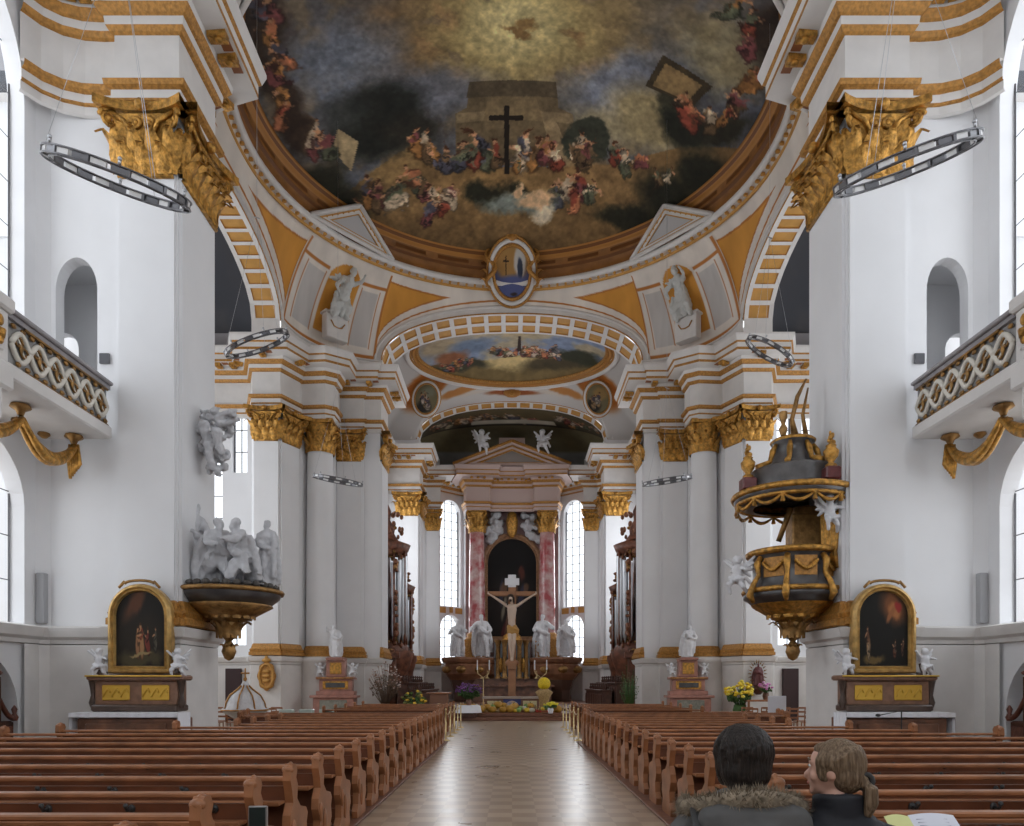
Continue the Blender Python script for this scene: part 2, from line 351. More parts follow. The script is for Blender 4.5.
BASE = [(0, 2.89), (.2, 2.89), (.2, 3.02), (.14, 3.05), (.17, 3.14), (.1, 3.2), (.05, 3.36), (0, 3.4)]
def make_walls(s):
    nm = 'left' if s < 0 else 'right'; mir = 1 if s < 0 else -1
    w = MB(mir); WI = []
    ops = [(y0+4.5, y0+7.5, 7.4, 13.5, 2.0) for y0 in (2.1, 7.1, 12.1)]+[(y0+4.5, y0+7.5, 2.9, 5.3, 1.3) for y0 in (2.1, 7.1, 12.1)]+[(16.8, 19.4, 0.02, 1.15, 1.2)]
    a, b = PLAN['A'], PLAN['B']; P = wall(w, a, b, 0, 18.6, ops, .34, m=0)
    WI += [(P, o, 4, .9) for o in ops[:6]]
    # gallery door wall: recess with a small bright window at its end
    P2 = wall(w, PLAN['C'], PLAN['D'], 0, 16.9, [(.1, .98, 6.9, 10.0, .7)], .3)
    wall(w, (-11.6, 17.85), (-8.6, 17.85), 6.9, 11.3, [(.35, 1.15, 7.6, 9.75, .4)], .25, out=(0, 1)); wall(w, (-11.6, 15.9), (-11.6, 17.85), 6.9, 11.3); wall(w, (-9.78, 15.95), (-11.6, 15.95), 6.9, 11.3); wall(w, (-8.72, 17.85), (-8.72, 15.9), 6.9, 11.3)
    w.add([(-11.6, 15.9, z) for z in (6.9,)]+[(-8.6, 15.9, 6.9), (-8.6, 17.85, 6.9), (-11.6, 17.85, 6.9), (-11.6, 15.9, 11.3), (-8.6, 15.9, 11.3), (-8.6, 17.85, 11.3), (-11.6, 17.85, 11.3)], [(0, 1, 2, 3), (4, 5, 6, 7)])
    for q0, q1 in zip('B D E'.split(), 'C E F'.split()): wall(w, PLAN[q0], PLAN[q1], 0, 16.9)
    for q0, q1 in zip('F G H I J'.split(), 'G H I J K'.split()): wall(w, PLAN[q0], PLAN[q1], 0, 16.9)
    w.box(-11.0, -10.9, 12.1, 15.0, 0, 2.6); w.box(-11.0, -10.29, 15.0, 15.1, 0, 2.6); w.box(-11.0, -10.29, 12.0, 12.1, 0, 2.6); w.box(-11.0, -10.29, 12.0, 15.1, 2.5, 2.6)
    struct(w, 'wall_'+nm, PL)
    q = MB(mir); q.bbox(-9.93, -9.76, 15.42, 15.58, 2.95, 4.0, .01); trim(q, mat('grey_duct', (.38, .38, .39), .6))
    t = MB(mir)
    Pt = wall(t, PLAN['K'], PLAN['L'], 0, 21, [(2.5, 12, 3.2, 12, 3)], .5)
    WI += [(Pt, (2.5, 12, 3.2, 12, 3), 8, 1)]
    opl = [(2.4, 4.93, 6.2, 13.7, 1.2), (5.35, 6.05, 11.2, 14.4, .3), (4.95, 6.0, 3.4, 5.6, .4)]
    Pm = wall(t, PLAN['L'], PLAN['M'], 0, 21, opl, .45); WI += [(Pm, o, 2, 1.0) for o in opl]
    struct(t, 'wall_transept_'+nm, PL)
    c = MB(mir)
    ks = 'M N O P Q R R2 S0 S1 S T U'.split()
    for q0, q1 in zip(ks, ks[1:]): wall(c, PLAN[q0], PLAN[q1], 0, 17.2)
    opc = [(1.2, 4.2, 4, 12.5, 1.5), (5.2, 8.2, 4, 12.5, 1.5)]
    Pc = wall(c, PLAN['U'], PLAN['V'], 0, 18.8, opc, .5); WI += [(Pc, o, 4, .9) for o in opc]
    ks = 'V V2 X Y Z Z2 Z3 Z4'.split()
    for q0, q1 in zip(ks, ks[1:]): wall(c, PLAN[q0], PLAN[q1], 0, 17.2, [(.25, 1.45, 5, 12.6, .6)] if q0 == 'Y' else ())
    opa = [(.28, 2.1, 7.2, 13.95, .9), (.28, 2.1, 3.1, 5.7, .9)]
    Pa = wall(c, PLAN['Z4'], PLAN['ZA'], 0, 17.2, opa, .5); WI += [(Pa, o, 3, .62) for o in opa]
    wall(c, PLAN['ZA'], PLAN['ZB'], 0, 17.2); wall(c, PLAN['ZB'], PLAN['ZC'], 0, 17.2)
    struct(c, 'wall_choir_'+nm, PL)
    for P, o, nx, dz in WI: window(P, o, mir, nx=nx, dz=dz, bar=.014 if dz == .9 else .03)
    q = MB(mir); Pz = wall(MB(mir), PLAN['Z4'], PLAN['ZA'], 0, 1)
    for u0, u1 in ((.1, .75), (1.6, 2.25)): q.add([Pz(u0, 6.7, -.03), Pz(u1, 6.7, -.03), Pz(u1, 7.12, -.03), Pz(u0, 7.12, -.03)], [(0, 1, 2, 3)])
    q.obox(Pz(1.18, 6.95, -.1), (.12, 0, 0), (0, .1, 0), (0, 0, .2)); trim(q, OB)
    # ledge, wainscot, gilded bases
    l = MB(mir); full = path('A B C D E F G H I J K')
    sweep(l, full, LEDGE)
    sweep(l, [PLAN['A'], (-9.95, 12.2)], WAIN); sweep(l, [(-9.95, 14.95)]+path('B C D E F G H I J K'), WAIN)
    far = path('L M N O P Q R R2 S0 S1 S T U'); cho = path('U V V2 X Y Z Z2 Z3 Z4 ZA ZB ZC')
    for p in (far, cho): sweep(l, p, LEDGE); sweep(l, p, WAIN)
    trim(l, PLT)
    g = MB(mir)
    for p in ('E F G H I', 'N O P', 'R R2 S0 S1', 'S T', 'V V2 X', 'Z2 Z3'): sweep(g, path(p), BASE)
    trim(g, OC)
    # entablature with gilded mouldings, modillions and rosettes
    e = MB(mir)
    near = path('A B C D E F G H I J K')[0:]
    seg = [[(-9.93, 14.9), (-9.72, 15.25), (-9.4, 15.5), (-9.0, 15.63), (-8.6, 15.66), (-8.25, 15.65)]+path('E F G H I J K'), far[0:], path('U V V2 X Y Z Z2 Z3 Z4')]
    for p in seg:
        sweep(e, p, ENT)
        for x, y, t_, n_ in along(p, .62, .3):
            if y < 14.8: continue
            c0 = Vector((x, y, 0)); T = Vector((*t_, 0)); Nn = Vector((*n_, 0)); Z = Vector((0, 0, 1))
            e.obox(c0+Nn*.6+Z*15.78, T*.12, Nn*.2, Z*.09, 2); e.ell(c0+Nn*.62+Z*15.68, (.1, .1, .06), 8, 5, 2)
            e.obox(c0+Nn*.62+T*.31+Z*15.83, T*.13, Nn*.16, Z*.015, 3)
    cor = [(0, 15.3), (.1, 15.3, 1), (.16, 15.36, 1)]+ENT[12:]; sweep(e, path('Z4 ZA ZB ZC'), cor)
    for x, y, t_, n_ in along(path('Z4 ZA'), .5, .2): e.ell((x+n_[0]*.62, y+n_[1]*.62, 15.72), (.12, .12, .08), 8, 5, 2)
    trim(e, [PLT, OC, GO, mat('red_brown_panel', (.30, .11, .04), .6)])
make_walls(-1); make_walls(1)
mb = MB(); wall(mb, (9.95, -4.5), (-9.95, -4.5), 0, 18.6, [(5.5, 14.4, 5, 12, 3)], .5, out=(0, -1)); struct(mb, 'wall_back', PL)
mb = MB(); mb.box(-10.5, 10.5, -4.6, 15.9, 18.6, 18.8); struct(mb, 'ceiling_nave', PL)

# ---------------------------------------------------------------- capitals
def leaf(mb, c, u, n, w, h, curl=.22, m=0):
    c, u, n = Vector(c), Vector(u), Vector(n); Z = Vector((0, 0, 1))
    def fn(a, t):
        ww = w*(.62+.5*sin(pi*min(1, t*1.15)))*(1 if t < .75 else max(.12, 1-(t-.75)*3.2))*(1+.1*cos(t*26))
        zz = h*(t if t < .85 else .85+.1*sin((t-.85)/.15*pi)-.10*(t-.85)/.15)
        return c+u*(a-.5)*ww+n*(.03+curl*max(0, t-.35)**2*2.4+.045*(1-abs(a-.5)*2))+Z*zz
    mb.grid(fn, 4, 9, m)
def volute(mb, c, d, r=.2, m=0, k=1):                        # spiral in the plane of d (horizontal unit) and z
    c, d = Vector(c), Vector(d); pts = []; R = []
    for i in range(26):
        a = i/25*2.4*2*pi; rr = r*(1-i/27*.85); pts.append(c+d*(rr*sin(a+pi*.5))+Vector((0, 0, 1))*rr*cos(a+pi*.5)*-k); R.append(.05*(1-i/40))
    mb.tube(pts, R, 5, m=m); mb.ell(c, .06, 7, 5, m)
def pil_capital(mb, a, b, z0=12.25, H=1.38, d=.32, m=0):        # capital across the face a-b of a pilaster; interior to the right of a->b
    L = math.hypot(b[0]-a[0], b[1]-a[1]); u = Vector(((b[0]-a[0])/L, (b[1]-a[1])/L, 0)); n = Vector((u.y, -u.x, 0)); A = Vector((*a, 0)); Z = Vector((0, 0, 1)); w = L
    mid = A+u*w/2; q = H/1.5
    def bell(x, t): f = 1+.10*t*t; return mid+u*(x-.5)*w*f+n*(.03+.16*t*t)+Z*(z0+H*.86*t)
    mb.grid(bell, 6, 5, m); mb.tube([mid-u*w/2+n*.04+Z*z0, mid+u*w/2+n*.04+Z*z0], .05, 6, m=m)
    k = max(2, round(w/.34))
    for i in range(k): leaf(mb, mid+u*((i+.5)/k-.5)*w+Z*z0+n*.04, u, n, w/k*.95, .62*q, .35, m)
    for i in range(k+1): leaf(mb, mid+u*((i)/k-.5)*w*.96+Z*(z0+.02)+n*.02, u, n, w/k*.9, 1.02*q, .34, m)
    for s in (-1, 1):
        dg = (u*s+n).normalized(); cc = mid+u*s*(w/2+.1)+n*.2+Z*(z0+1.17*q)
        volute(mb, cc, dg, .2*q, m); leaf(mb, mid+u*s*w/2+Z*(z0+.1), (u-n*s).normalized(), dg, .3, .9*q, .4, m)
        volute(mb, mid+u*s*.13+n*.16+Z*(z0+1.1*q), u*s, .12*q, m)
        mb.tube([mid+u*s*.12+n*.1+Z*(z0+.7*q), mid+u*s*w*.3+n*.22+Z*(z0+1.1*q), cc+Z*.16*q], .05, 5, m=m)
    def ab(x, t):
        e = abs(x-.5)*2; return mid+u*(x-.5)*(w+.62)+n*(.0 if t in (0, 1) else .20+.26*e**2.2)+Z*(z0+H*.9+(H*.13 if t >= .5 else 0)-(.0 if t > 0 else 0))
    mb.grid(lambda x, t: ab(x, (0, .25, .75, 1)[round(t*3)]), 12, 3, m, False)
    mb.ell(mid+n*.27+Z*(z0+H*.95), (.12, .12, .12), 8, 6, m)
def col_capital(mb, c, r, z0=12.25, H=1.38, m=0, a0=0, a1=2*pi, flare=.3):
    Z = Vector((0, 0, 1)); C = Vector((c[0], c[1], 0))
    mb.lathe([(r+.05, z0-.04), (r+.07, z0), (r+.04, z0+.05), (r+.05, z0+.7*H), (r+.2, z0+.88*H)], (c[0], c[1], 0), 20, m=m)
    n = max(8, round(2*pi*r/.34)); 
    for row, (h, cu, ph) in enumerate(((.62, .34, 0), (1.02, .34, .5))):
        for i in range(n):
            a = 2*pi*(i+ph)/n; d = Vector((cos(a), sin(a), 0)); leaf(mb, C+d*(r+.02)+Z*z0, Vector((-d.y, d.x, 0)), d, 2*pi*r/n*.95, h*H/1.5, cu, m)
    for k in range(4):
        a = pi/4+k*pi/2; d = Vector((cos(a), sin(a), 0)); volute(mb, C+d*(r+.24)+Z*(z0+H*.78), d, .2*H/1.5, m)
    pts = []
    for k in range(4):
        for j in range(8):
            t = j/8; a = pi/4+k*pi/2+t*pi/2; e = abs(t-.5)*2; pts.append(((r+.14+flare*e**2)*cos(a)*1.0, (r+.14+flare*e**2)*sin(a)))
    mb.prism(pts, (c[0], c[1], z0+.9*H), (1, 0, 0), (0, 1, 0), (0, 0, .13*H), m)
def pier(s, nm, label, face, shaft_keys=None):
    mir = 1 if s < 0 else -1; t = thing('pilaster', label, 'pilaster', group=nm)
    a, b = face; L = math.hypot(b[0]-a[0], b[1]-a[1]); u = ((b[0]-a[0])/L, (b[1]-a[1])/L); n = (u[1], -u[0]); i = .05
    m = MB(mir); P = lambda q, d: (a[0]+u[0]*q+n[0]*d, a[1]+u[1]*q+n[1]*d)
    sh = [P(i, 0), P(i, .07), P(L-i, .07), P(L-i, 0)]
    m.add([(*p, z) for z in (3.38, 12.3) for p in sh], [(0, 1, 5, 4), (1, 2, 6, 5), (2, 3, 7, 6)]); m.build('shaft', PL, t)
    m = MB(mir); pil_capital(m, P(i, .06), P(L-i, .06)); m.build('capital', GO, t)
    m = MB(mir); sweep(m, [P(i, .0), P(i, .07), P(L-i, .07), P(L-i, 0)], [(q[0]*.8+.02, q[1]+.02) for q in BASE]); m.build('base', OC, t)
    return t
for s in (-1, 1):
    L_ = 'left' if s < 0 else 'right'; g = 'gilt capped pilasters of the church piers'
    pier(s, g, 'broad white pilaster with gold capital facing the pews on the near %s pier' % L_, (PLAN['E'], PLAN['F']))
    pier(s, g, 'white pilaster with gold capital on the aisle side of the near %s pier' % L_, (PLAN['F'], PLAN['G']))
    pier(s, g, 'outer white pilaster of the far %s crossing pier beside the transept window' % L_, (PLAN['N'], PLAN['O']))
    pier(s, g, 'narrow slanting pilaster between outer pilaster and round column, far %s pier' % L_, (PLAN['O'], PLAN['P']))
    pier(s, g, 'white pilaster right beside the round column, choir side, far %s pier' % L_, (PLAN['R2'], PLAN['S0']))
    pier(s, g, 'white pilaster lining the choir arch on the far %s pier' % L_, (PLAN['S'], PLAN['T']))
    pier(s, g, 'white pilaster behind the choir organ at the %s of the inner arch' % L_, ((-7.25, 46.6), PLAN['V2']))
    pier(s, g, 'white pilaster side facing the altar at the %s inner arch' % L_, (PLAN['V2'], PLAN['X']))
    pier(s, g, 'slim white pilaster beside the %s apse window' % L_, (PLAN['Z2'], PLAN['Z3']))
    mir = 1 if s < 0 else -1; c = (-8.85, 34.15); r = .62
    t = thing('round_column', 'round white column with gold capital on the far %s crossing pier' % L_, 'column', group='round white crossing columns')
    m = MB(mir); m.lathe([(r+.02, 3.35), (r+.02, 5), (r, 8), (r*.93, 12.3)], (*c, 0), 28); m.build('shaft', PL, t)
    m = MB(mir); col_capital(m, c, r*.95); m.build('capital', GO, t)
    m = MB(mir); m.lathe([(r+.3, 2.89), (r+.3, 3.02), (r+.2, 3.05), (r+.25, 3.14), (r+.12, 3.22), (r+.04, 3.38)], (*c, 0), 28); m.build('base', OC, t)
    m = MB(mir); m.lathe([(r+.34, 0), (r+.34, 2.55), (r+.42, 2.62), (r+.48, 2.84), (r+.2, 2.9)], (*c, 0), 28); m.build('plinth', PLT, t)
    m = MB(mir); sweep(m, [(c[0]-.95, c[1]+.3), (c[0]-.75, c[1]-.62), (c[0]+.4, c[1]-.72), (c[0]+.72, c[1]-.5), (c[0]+.75, c[1]+.4)], ENT); trim(m, [PLT, OC, GO, GO])

# ---------------------------------------------------------------- vaults
def coffered(mb, fn, nu, nv, mw=0, mg=1, bu=.13, bv=.15, dep=.05):   # fn(u, v, d): point at depth d into the arch
    for i in range(nu):
        for j in range(nv):
            u0, u1, v0, v1 = i/nu, (i+1)/nu, j/nv, (j+1)/nv; a, b = u0+(u1-u0)*bu, u1-(u1-u0)*bu; c, d = v0+(v1-v0)*bv, v1-(v1-v0)*bv
            O = [fn(u0, v0, 0), fn(u1, v0, 0), fn(u1, v1, 0), fn(u0, v1, 0)]; I = [fn(a, c, 0), fn(b, c, 0), fn(b, d, 0), fn(a, d, 0)]; J = [fn(a, c, dep), fn(b, c, dep), fn(b, d, dep), fn(a, d, dep)]
            mb.add(O+I+J, [(k, (k+1) % 4, 4+(k+1) % 4, 4+k) for k in range(4)]+[(4+k, 4+(k+1) % 4, 8+(k+1) % 4, 8+k) for k in range(4)]+[(8, 9, 10, 11)], [mw]*4+[mg]*5)
def sq(c, p): return math.copysign(abs(c)**p, c)
ARCHES = {}
def archway(cx, hw, zs, rise, d0, d1, nu, nv, axis='y', lip=.34, pw=.9, flip=1):
    mb = MB(); tb = []; acc = 0; pr = None
    for i in range(401):
        a = pi*(1-i/400); p = (hw*sq(cos(a), pw), rise*abs(sin(a))**pw); acc += math.hypot(p[0]-pr[0], p[1]-pr[1]) if pr else 0; pr = p; tb.append(acc)
    tb = np.array(tb)/acc; A_ = np.linspace(0, 1, 401)
    def pt(u, v, d, e=0):
        a = pi*(1-float(np.interp(u, tb, A_))); x = (hw+d+e)*sq(cos(a), pw); z = zs+(rise+d+e)*abs(sin(a))**pw; q = d0+(d1-d0)*v
        return (cx+x, q, z) if axis == 'y' else (q, cx+x, z)
    coffered(mb, pt, nu, nv)
    mb.grid(lambda u, t: pt(u, 0, 0, t*lip), nu*2, 1, 0); mb.grid(lambda u, t: pt(u, 1, 0, t*lip), nu*2, 1, 0)
    mb.tube([pt(i/60, 0, 0, .03) for i in range(61)], .035, 5, m=2); 
    mb.tube([pt(i/60, 0, 0, lip) for i in range(61)], .07, 6, m=0)
    q0 = .55                                                 # short impost walls under the springing
    for sx in (-1, 1):
        x = cx+sx*hw
        for q in (0,):
            v = [(x, d0, zs-q0), (x, d1, zs-q0), (x, d1, zs), (x, d0, zs)]; mb.add(v if axis == 'y' else [(p[1], p[0], p[2]) for p in v], [(0, 1, 2, 3)])
    trim(mb, [PLT, OB, OC]); return pt
archway(0, 6.2, 17.05, 2.25, 35.3, 37.25, 17, 2)
archway(0, 6.0, 17.05, 2.35, 46.6, 47.7, 17, 1)
archway(0, 7.25, 16.8, 3.1, 17.3, 15.6, 26, 2)
for s in (-1, 1): archway(25.5, 5.6, 16.95, 1.9, s*9.75, s*10.95, 19, 1, axis='x')

# crossing: surfaces between the arches and the ring of the dome
def EX(hw, rise, zs, lip, u, pw=.9): a = pi*(1-u); return ((hw+lip)*sq(cos(a), pw), zs+(rise+lip)*abs(sin(a))**pw)
bot = []; info = []                                          # boundary counterclockwise seen from above, starting at the choir arch, left side
def addb(p, k, c): bot.append(p); info.append((k, c))
corner = lambda P0, P1, P2, P3, t: tuple((1-t)**3*a+3*t*(1-t)**2*b+3*t*t*(1-t)*c+t**3*d for a, b, c, d in zip(P0, P1, P2, P3))
NA, NCn = 110, 90
for i in range(NA): x, z = EX(6.2, 2.25, 17.05, .34, 1-i/NA); addb((x, 35.32, z), 0, i/NA)                     # x from + to -
for i in range(NCn): q = corner((-6.54, 35.32), (-7.9, 35.1), (-9.6, 33.7), (-9.77, 31.44), i/NCn); addb((*q, 17.05), 1, i/NCn)
for i in range(NA): x, z = EX(5.6, 1.9, 16.95, .34, 1-i/NA); addb((-9.77, 25.5+x, z), 2, i/NA)
for i in range(NCn): q = corner((-9.77, 19.56), (-9.8, 18.6), (-8.8, 17.5), (-7.6, 17.28), i/NCn); addb((*q, 16.9), 3, i/NCn)
for i in range(NA): x, z = EX(7.25, 3.1, 16.8, .34, i/NA); addb((x, 17.28, z), 4, i/NA)
nb = len(bot)
for k in range(NCn): p = bot[NA+NCn+NA+NCn-1-k]; addb((-p[0], p[1], p[2]), 3, 1-k/NCn)
for k in range(NA): p = bot[NA+NCn+NA-1-k]; addb((-p[0], p[1], p[2]), 2, 1-k/NA)
for k in range(NCn): p = bot[NA+NCn-1-k]; addb((-p[0], p[1], p[2]), 1, 1-k/NCn)
bot.append(bot[0]); info.append(info[0])
B = np.array(bot); NV = 90; RR, ZR, CY = 9.2, 20.5, 25.5
th = np.arctan2(B[:, 1]-CY, B[:, 0]); T_ = np.stack([RR*np.cos(th), CY+RR*np.sin(th), np.full(len(B), ZR)], 1)
tt = np.linspace(0, 1, NV+1)[:, None, None]; hz = .55*(1-np.cos(tt*pi/2))+.45*tt; vz = .55*np.sin(tt*pi/2)+.45*tt
PP = np.zeros((NV+1, len(B), 3)); PP[:, :, :2] = B[None, :, :2]*(1-hz)+T_[None, :, :2]*hz; PP[:, :, 2] = (B[None, :, 2:]*(1-vz)+T_[None, :, 2:]*vz)[:, :, 0]
C = np.zeros((NV+1, len(B), 3)); LL = np.linalg.norm(T_-B, axis=1)*1.04
WH = (226, 218, 208); GP = (212, 150, 66); LN_ = (184, 120, 58); GY = (196, 192, 188)
for j in range(NV+1):
    t = j/NV
    for i, (k, c) in enumerate(info):
        col = WH
        if k in (0, 2, 4):
            e = min(c, 1-c); d0, d1 = t*LL[i], (1-t)*LL[i]
            if e > .03 and d0 > .68 and d1 > 1.05: col = GP
            elif e > .022 and d0 > .6 and d1 > .97: col = LN_
            if .22 < d0 < .3: col = LN_
        else:
            e = abs(c-.5)*2
            if t < .05: col = LN_ if t > .02 else GY
            elif t < .84:
                if .36 < e < .86: col = GY if (.42 < e < .80 and .12 < t < .62) else WH
                if .39 < e < .42 or .80 < e < .83: col = LN_ if .1 < t < .64 else WH
                if e <= .32 and t > .14 and ((t < .62) or ((t-.62)/.17)**2+(e/.325)**2 < 1): col = GP
                if e > .94: col = LN_
                if .66 < t < .69 and e > .36: col = LN_
        if .40 < (1-t)*LL[i] < .46: col = LN_
        if (1-t)*LL[i] < .3: col = WH
        C[j, i] = col
C = C.reshape(-1, 3)*(.92+.16*fbm(PP[:, :, 0].ravel()*2, PP[:, :, 1].ravel()*2+PP[:, :, 2].ravel(), 3))[:, None]
painted('ceiling_crossing', PP, len(B)-1, NV, C, kind='structure')
# attic band above the cornice behind the corners
for s in (-1, 1):
    mir = 1 if s < 0 else -1; a = MB(mir)
    q = [corner((-6.2, 35.32), (-7.9, 35.1), (-9.6, 33.7), (-9.77, 31.1), i/16) for i in range(17)][::-1]
    sweep(a, q, [(-.02, 16.5), (.06, 16.52), (.06, 16.98), (.12, 17.0), (.12, 17.06), (-.1, 17.1)], smooth=False); trim(a, PLT)
# ring mouldings and the drum
m = MB()
m.lathe([(RR+.12, ZR-.12, 0), (RR-.02, ZR-.2, 0), (RR-.12, ZR-.12, 0), (RR-.14, ZR, 0), (RR-.05, ZR+.08, 0)], (0, CY, 0), 128)
m.lathe([(RR+.3, ZR-.3, 1), (RR+.22, ZR-.32, 1), (RR+.2, ZR-.22, 1)], (0, CY, 0), 128)
for i in range(150):
    a = 2*pi*i/150; d = Vector((cos(a), sin(a), 0)); m.obox(d*(RR+.1)+Vector((0, CY, ZR-.2)), d*.07, Vector((-d.y, d.x, 0))*.045, Vector((0, 0, .05)), 1)
trim(m, [PLT, OB])
m = MB(); c1 = mat('drum_brown', (.31, .13, .032), .5, noise=.3, nscale=2, spec=.3); c2 = mat('drum_dark', (.17, .065, .018), .5, spec=.3); c3 = mat('drum_orange', (.44, .20, .05), .5, spec=.3)
m.lathe([(RR-.05, ZR+.05, 0), (RR-.02, ZR+.5, 0), (RR-.1, ZR+.52, 1), (RR-.14, ZR+.58, 1), (RR-.14, ZR+.9, 0), (RR-.26, ZR+.95, 2), (RR-.34, ZR+1.0, 2), (RR-.4, ZR+1.12, 1), (RR-.5, ZR+1.16, 2), (RR-.62, ZR+1.2, 2)], (0, CY, 0), 128)
for i in range(28):
    a = 2*pi*i/28
    for a2 in np.linspace(a, a+.16, 5)[:-1]:
        f0, f1 = [Vector((cos(x)*(RR-.17), sin(x)*(RR-.17)+CY, 0)) for x in (a2, a2+.04)]; m.add([f0+Vector((0, 0, ZR+.66)), f1+Vector((0, 0, ZR+.66)), f1+Vector((0, 0, ZR+.82)), f0+Vector((0, 0, ZR+.82))], [(0, 1, 2, 3)], 1)
struct(m, 'ceiling_dome_drum', [c1, c2, c3])

# stucco figures in the niches of the crossing corners
for s in (-1, 1):
    j = int(NA+NCn*.5) if s < 0 else len(B)-1-int(NA*0+NCn*.5)
    p = PP[27, j]; d = Vector((-p[0], CY-p[1], 0)).normalized(); rz = math.atan2(-d.x, d.y)+pi
    q = MB(); q.bbox(-.55, .55, -.2, .25, -1.15, 0, .03); q.bbox(-.65, .65, -.26, .3, -.08, .02, .03); q.tube([(-.35, -.23, -.4), (-.2, -.23, -.62), (0, -.23, -.66), (.2, -.23, -.62), (.35, -.23, -.4)], .03, 5, m=1)
    tag(q.build('niche_pedestal', [PLT, OC], loc=tuple(p+np.array([d.x*.25, d.y*.25, 0])), rz=rz), 'white pedestal with gold swag under the niche figure, far %s corner of the dome' % ('left' if s < 0 else 'right'), 'pedestal', 'pedestals under the niche figures')
    q = MB(); q.capsule((0, 0, .3), (.05, -.05, 1.0), .34, .27); q.capsule((.05, -.05, 1.0), (.1, -.1, 1.5), .26, .2); q.capsule((-.15, -.05, 1.5), (.3, -.1, 1.45), .11, .11); q.ell((.12, -.2, 1.85), (.14, .16, .19)); q.capsule((.1, -.12, 1.5), (.12, -.16, 1.75), .08, .07)
    q.capsule((-.2, -.1, 1.45), (-.5, -.3, 1.15), .1, .08); q.capsule((-.5, -.3, 1.15), (-.35, -.4, .9), .08, .05); q.capsule((.35, -.1, 1.4), (.55, -.35, 1.65), .1, .06); q.capsule((.55, -.35, 1.65), (.5, -.5, 1.95), .06, .045)
    q.capsule((-.05, -.1, .6), (-.25, -.4, .45), .22, .17); q.capsule((-.25, -.4, .45), (-.3, -.35, .0), .16, .12); q.capsule((.15, -.1, .6), (.3, -.35, .5), .2, .16); q.capsule((.3, -.35, .5), (.35, -.3, .05), .15, .1)
    for k in range(4): q.tube([(-.35+.2*k, -.1, .9), (-.42+.24*k, -.35, .5), (-.4+.24*k, -.3, .02)], [.07, .1, .09], 7)
    for k in range(3): q.capsule((-.1, .1, 1.3), (-.5-.1*k, .1, 1.75-.22*k), .1, .06)
    tag(q.build('niche_figure', mat('warm_grey_stucco', (.56, .57, .55), .6), remesh=.035, disp=.05, loc=tuple(p+np.array([d.x*.3, d.y*.3, 0.0])), rz=rz), 'pale seated stucco figure in the ochre niche, far %s corner of the dome' % ('left' if s < 0 else 'right'), 'statue', 'niche figures under the dome')
    fg = COL.objects[-1]; fg.scale = (1.05, 1.05, 1.05); sl = PP[62, j]-PP[27, j]; fg.rotation_euler = (math.atan2(math.hypot(sl[0], sl[1]), sl[2])*.85, 0, rz)
# ---------------------------------------------------------------- dome and its painting (plan coordinates: x, and y counted away from the altar)
CLO = [(206, 190, 164), (132, 54, 44), (56, 66, 92), (168, 116, 62), (92, 74, 52), (196, 120, 84), (70, 86, 70), (120, 60, 70)]
RD = 8.66; nr, na = 230, 760
rr = np.linspace(0.001, 1, nr+1)[:, None]; aa = np.linspace(0, 2*pi, na+1)[None, :]
X = RD*rr*np.cos(aa); Y = RD*rr*np.sin(aa); Zd = 21.62+2.0*(1-rr**2)+0*X
PP = np.stack([X, Y+CY, Zd], -1); x = X.ravel(); y = -Y.ravel()
c = Canvas(x, y, (86, 84, 84), .5, .7, fine=.16)
n = fbm(x*.45, y*.45, 21); n2 = fbm(x*1.1, y*1.1, 33)
c.mix(np.clip((n-.42)*5, 0, 1)*.7, (92, 98, 110)); c.mix(np.clip((n2-.52)*6, 0, 1)*.6, (112, 96, 72)); c.mix(np.clip((.42-n2)*6, 0, 1)*.5, (62, 60, 58))
c.blob(-2.7, .9, 2.1, 2.6, 20, (104, 82, 56), .9, .85); c.blob(2.5, 1.8, 2.6, 2.4, 0, (124, 106, 74), .9, .8)
for r_, col in ((3.3, (136, 116, 76)), (2.3, (158, 142, 96)), (1.5, (178, 164, 116)), (.75, (190, 176, 126))): c.blob(.15, .9, r_, r_*.95, 0, col, .6, .8)
c.blob(.5, .75, .3, .22, 30, (140, 112, 70), .6); c.blob(.2, .5, .45, .14, -30, (128, 100, 62), .6)
for i in range(26):
    r_ = random.Random(i); a = r_.uniform(0, 6.3); d = r_.uniform(1.6, 3.4); c.blob(.2+cos(a)*d, .7+sin(a)*d*.8, r_.uniform(.2, .5), r_.uniform(.12, .3), r_.uniform(0, 180), r_.choice([(120, 94, 62), (96, 84, 70), (150, 118, 80)]), .8, .6)
c.blob(-5.6, .6, 1.8, 1.1, 10, (104, 110, 120), .9, .8); c.blob(-3, -1.5, 2.6, 1.0, -10, (96, 100, 110), .9, .8)
c.blob(3.7, -1.3, 1.6, 1.2, 30, (116, 122, 136), .8, .85); c.blob(5.3, -2.3, 1.7, 1.2, -20, (150, 134, 96), .8, .9); c.blob(6.9, 1.3, 1.5, 1.2, -40, (134, 122, 90), .8, .8)
c.blob(3.3, -2.9, 1.2, .8, 0, (140, 128, 98), .8, .8)
